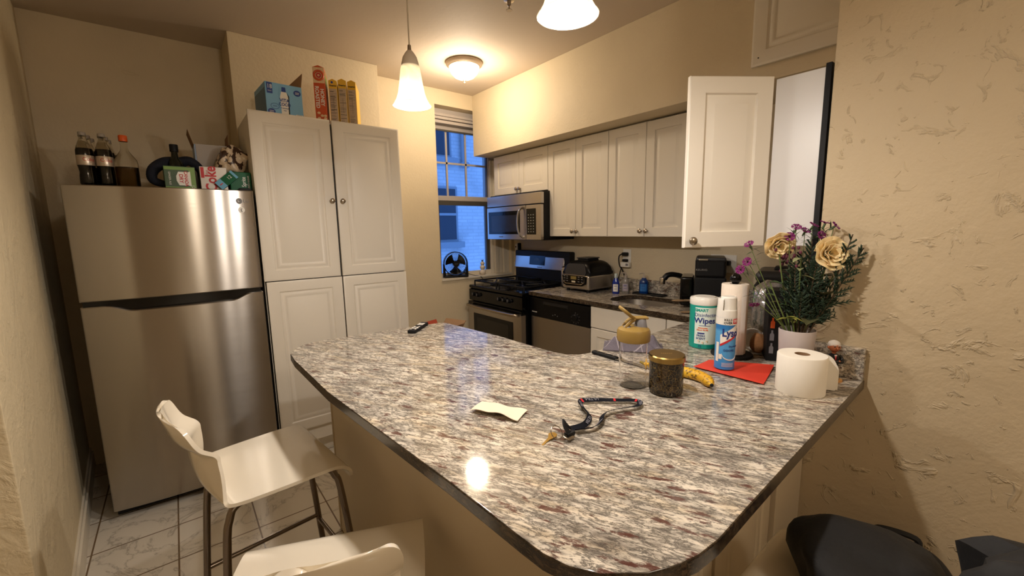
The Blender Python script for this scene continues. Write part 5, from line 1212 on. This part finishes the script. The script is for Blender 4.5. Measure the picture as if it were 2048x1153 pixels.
# ------------------------------------------------------------------ lights
def shade_mat(name, estr, col='#fff0d8'):
    m = mat(name, '#f2ead9', .35); nt = m.node_tree; b = nt.nodes['Principled BSDF']
    tr = N(nt, 'ShaderNodeBsdfTranslucent'); mx = N(nt, 'ShaderNodeMixShader'); mx.inputs[0].default_value = .55
    n = noise(nt, coords(nt, (1, 1, 1)), 14, 4, .6, 2.0)
    c = ramp(nt, n, [(.35, '#f6efdf'), (.6, '#ddd8c8')]); L(nt, c, b.inputs['Base Color']); L(nt, c, tr.inputs['Color'])
    b.inputs['Emission Color'].default_value = lin(col); b.inputs['Emission Strength'].default_value = estr
    out = nt.nodes['Material Output']; L(nt, b.outputs[0], mx.inputs[1]); L(nt, tr.outputs[0], mx.inputs[2]); L(nt, mx.outputs[0], out.inputs['Surface']); return m
SHADE = shade_mat('alabaster_glass', .25)
BULB = mat('bulb_glow', '#ffffff', .5, emis='#ffe2b4', estr=14)
def lamp(name, loc, power, col, r=.03):
    l = bpy.data.lights.new(name, 'POINT'); l.energy = power; l.color = col; l.shadow_soft_size = r
    o = bpy.data.objects.new(name, l); COL.objects.link(o); o.location = loc; return o
def pendant(loc, label, top):
    p = thing('pendant_lamp', label, 'lamp', loc, 0, 'bell pendants over the peninsula')
    b = MB()
    prof = [(.0715, .0), (.066, .006), (.057, .022), (.049, .045), (.044, .075), (.040, .105), (.036, .13), (.033, .142), (.028, .147)]
    b.lathe(prof + [(r-.003, z) for r, z in prof[::-1]], SHADE, 40); part('shade', b, p, 'marbled white glass bell shade')
    b = MB(); b.lathe([(.0, .195), (.010, .195), (.016, .188), (.026, .172), (.032, .15), (.033, .138), (.030, .135), (0, .135)], mat('socket_cover', '#ddd0bf', .35), 28); b.lathe([(0, .215), (.006, .215), (.0075, .195), (0, .195)], 'nickel', 14); part('socket_cup', b, p)
    b = MB(); b.tube([(0, 0, .21), (0, 0, top)], .0028, mat('cord_white', '#c9bda8', .5), 8); part('cord', b, p)
    b = MB(); b.lathe([(0, top), (.06, top), (.06, top-.012), (.045, top-.028), (0, top-.03)], 'trimw', 28); part('canopy', b, p)
    b = MB(); b.ell((0, 0, .052), (.023, .023, .03), BULB, n=16, k=10); b.lathe([(.013, .075), (.013, .135)], 'white', 14); part('bulb', b, p)
    return p
P1, P2 = (.755, 1.535, 1.925), (.765, .735, 1.945)
pendant(P1, 'far bell shaped glass pendant lamp hanging on a thin cord over the peninsula', CZ-P1[2])
pendant(P2, 'near bell shaped pendant lamp cut off by the top of the picture', CZ-P2[2])
KP = 1.5
WARM = (1, .915, .83)
lamp('pendant_glow', (P1[0], P1[1], P1[2]+.012), 17*KP, WARM); lamp('pendant_glow', (P2[0], P2[1], P2[2]+.012), 19*KP, WARM)
p = thing('ceiling_light', 'round flush mount ceiling light with frosted glass bowl', 'lamp', (1.854, 2.863, CZ))
b = MB(); b.lathe([(0, 0), (.135, 0), (.14, -.008), (.135, -.022), (.118, -.034), (.10, -.036), (0, -.036)], mat('fixture_bronze', '#b3a08a', .4, .2), 40); part('pan', b, p)
b = MB(); b.lathe([(.116, -.034), (.114, -.05), (.10, -.08), (.075, -.105), (.045, -.118), (.0, -.123)], shade_mat('frosted_bowl', 4.0, '#ffe6bd'), 40); part('glass_bowl', b, p)
b = MB(); b.lathe([(0, -.123), (.012, -.123), (.014, -.128), (.008, -.136), (.006, -.144), (0, -.147)], 'nickel', 16); part('finial', b, p)
lamp('ceiling_glow', (1.854, 2.863, CZ-.19), 13*KP, (1, .83, .62), .08)
p = thing('fire_sprinkler', 'small pendent sprinkler head on the ceiling', 'sprinkler', (1.583, 1.968, CZ))
b = MB(); b.lathe([(0, 0), (.03, 0), (.03, -.004), (.012, -.008), (.01, -.03), (.004, -.032), (.004, -.05), (.018, -.052), (.018, -.054), (0, -.054)], 'nickel', 18); part('head', b, p)

# rear room lamp, behind the camera, that lights the near side of the place
lamp('living_room_light', (.62, -1.35, 2.5), 34, (1, .87, .70), .12)

w = bpy.data.worlds.new('dusk'); SC.world = w; w.use_nodes = True
bg = w.node_tree.nodes['Background']; bg.inputs[0].default_value = (.15, .36, 1.0, 1); bg.inputs[1].default_value = 1.7
SC.view_settings.view_transform = 'Standard'; SC.view_settings.look = 'None'; SC.view_settings.gamma = 1; SC.view_settings.use_curve_mapping = False
SC.view_settings.exposure = 0.16
SC.cycles.use_denoising = True; SC.cycles.max_bounces = 10; SC.cycles.transmission_bounces = 10; SC.cycles.caustics_reflective = False; SC.cycles.caustics_refractive = False
SC.cycles.sample_clamp_indirect = 6
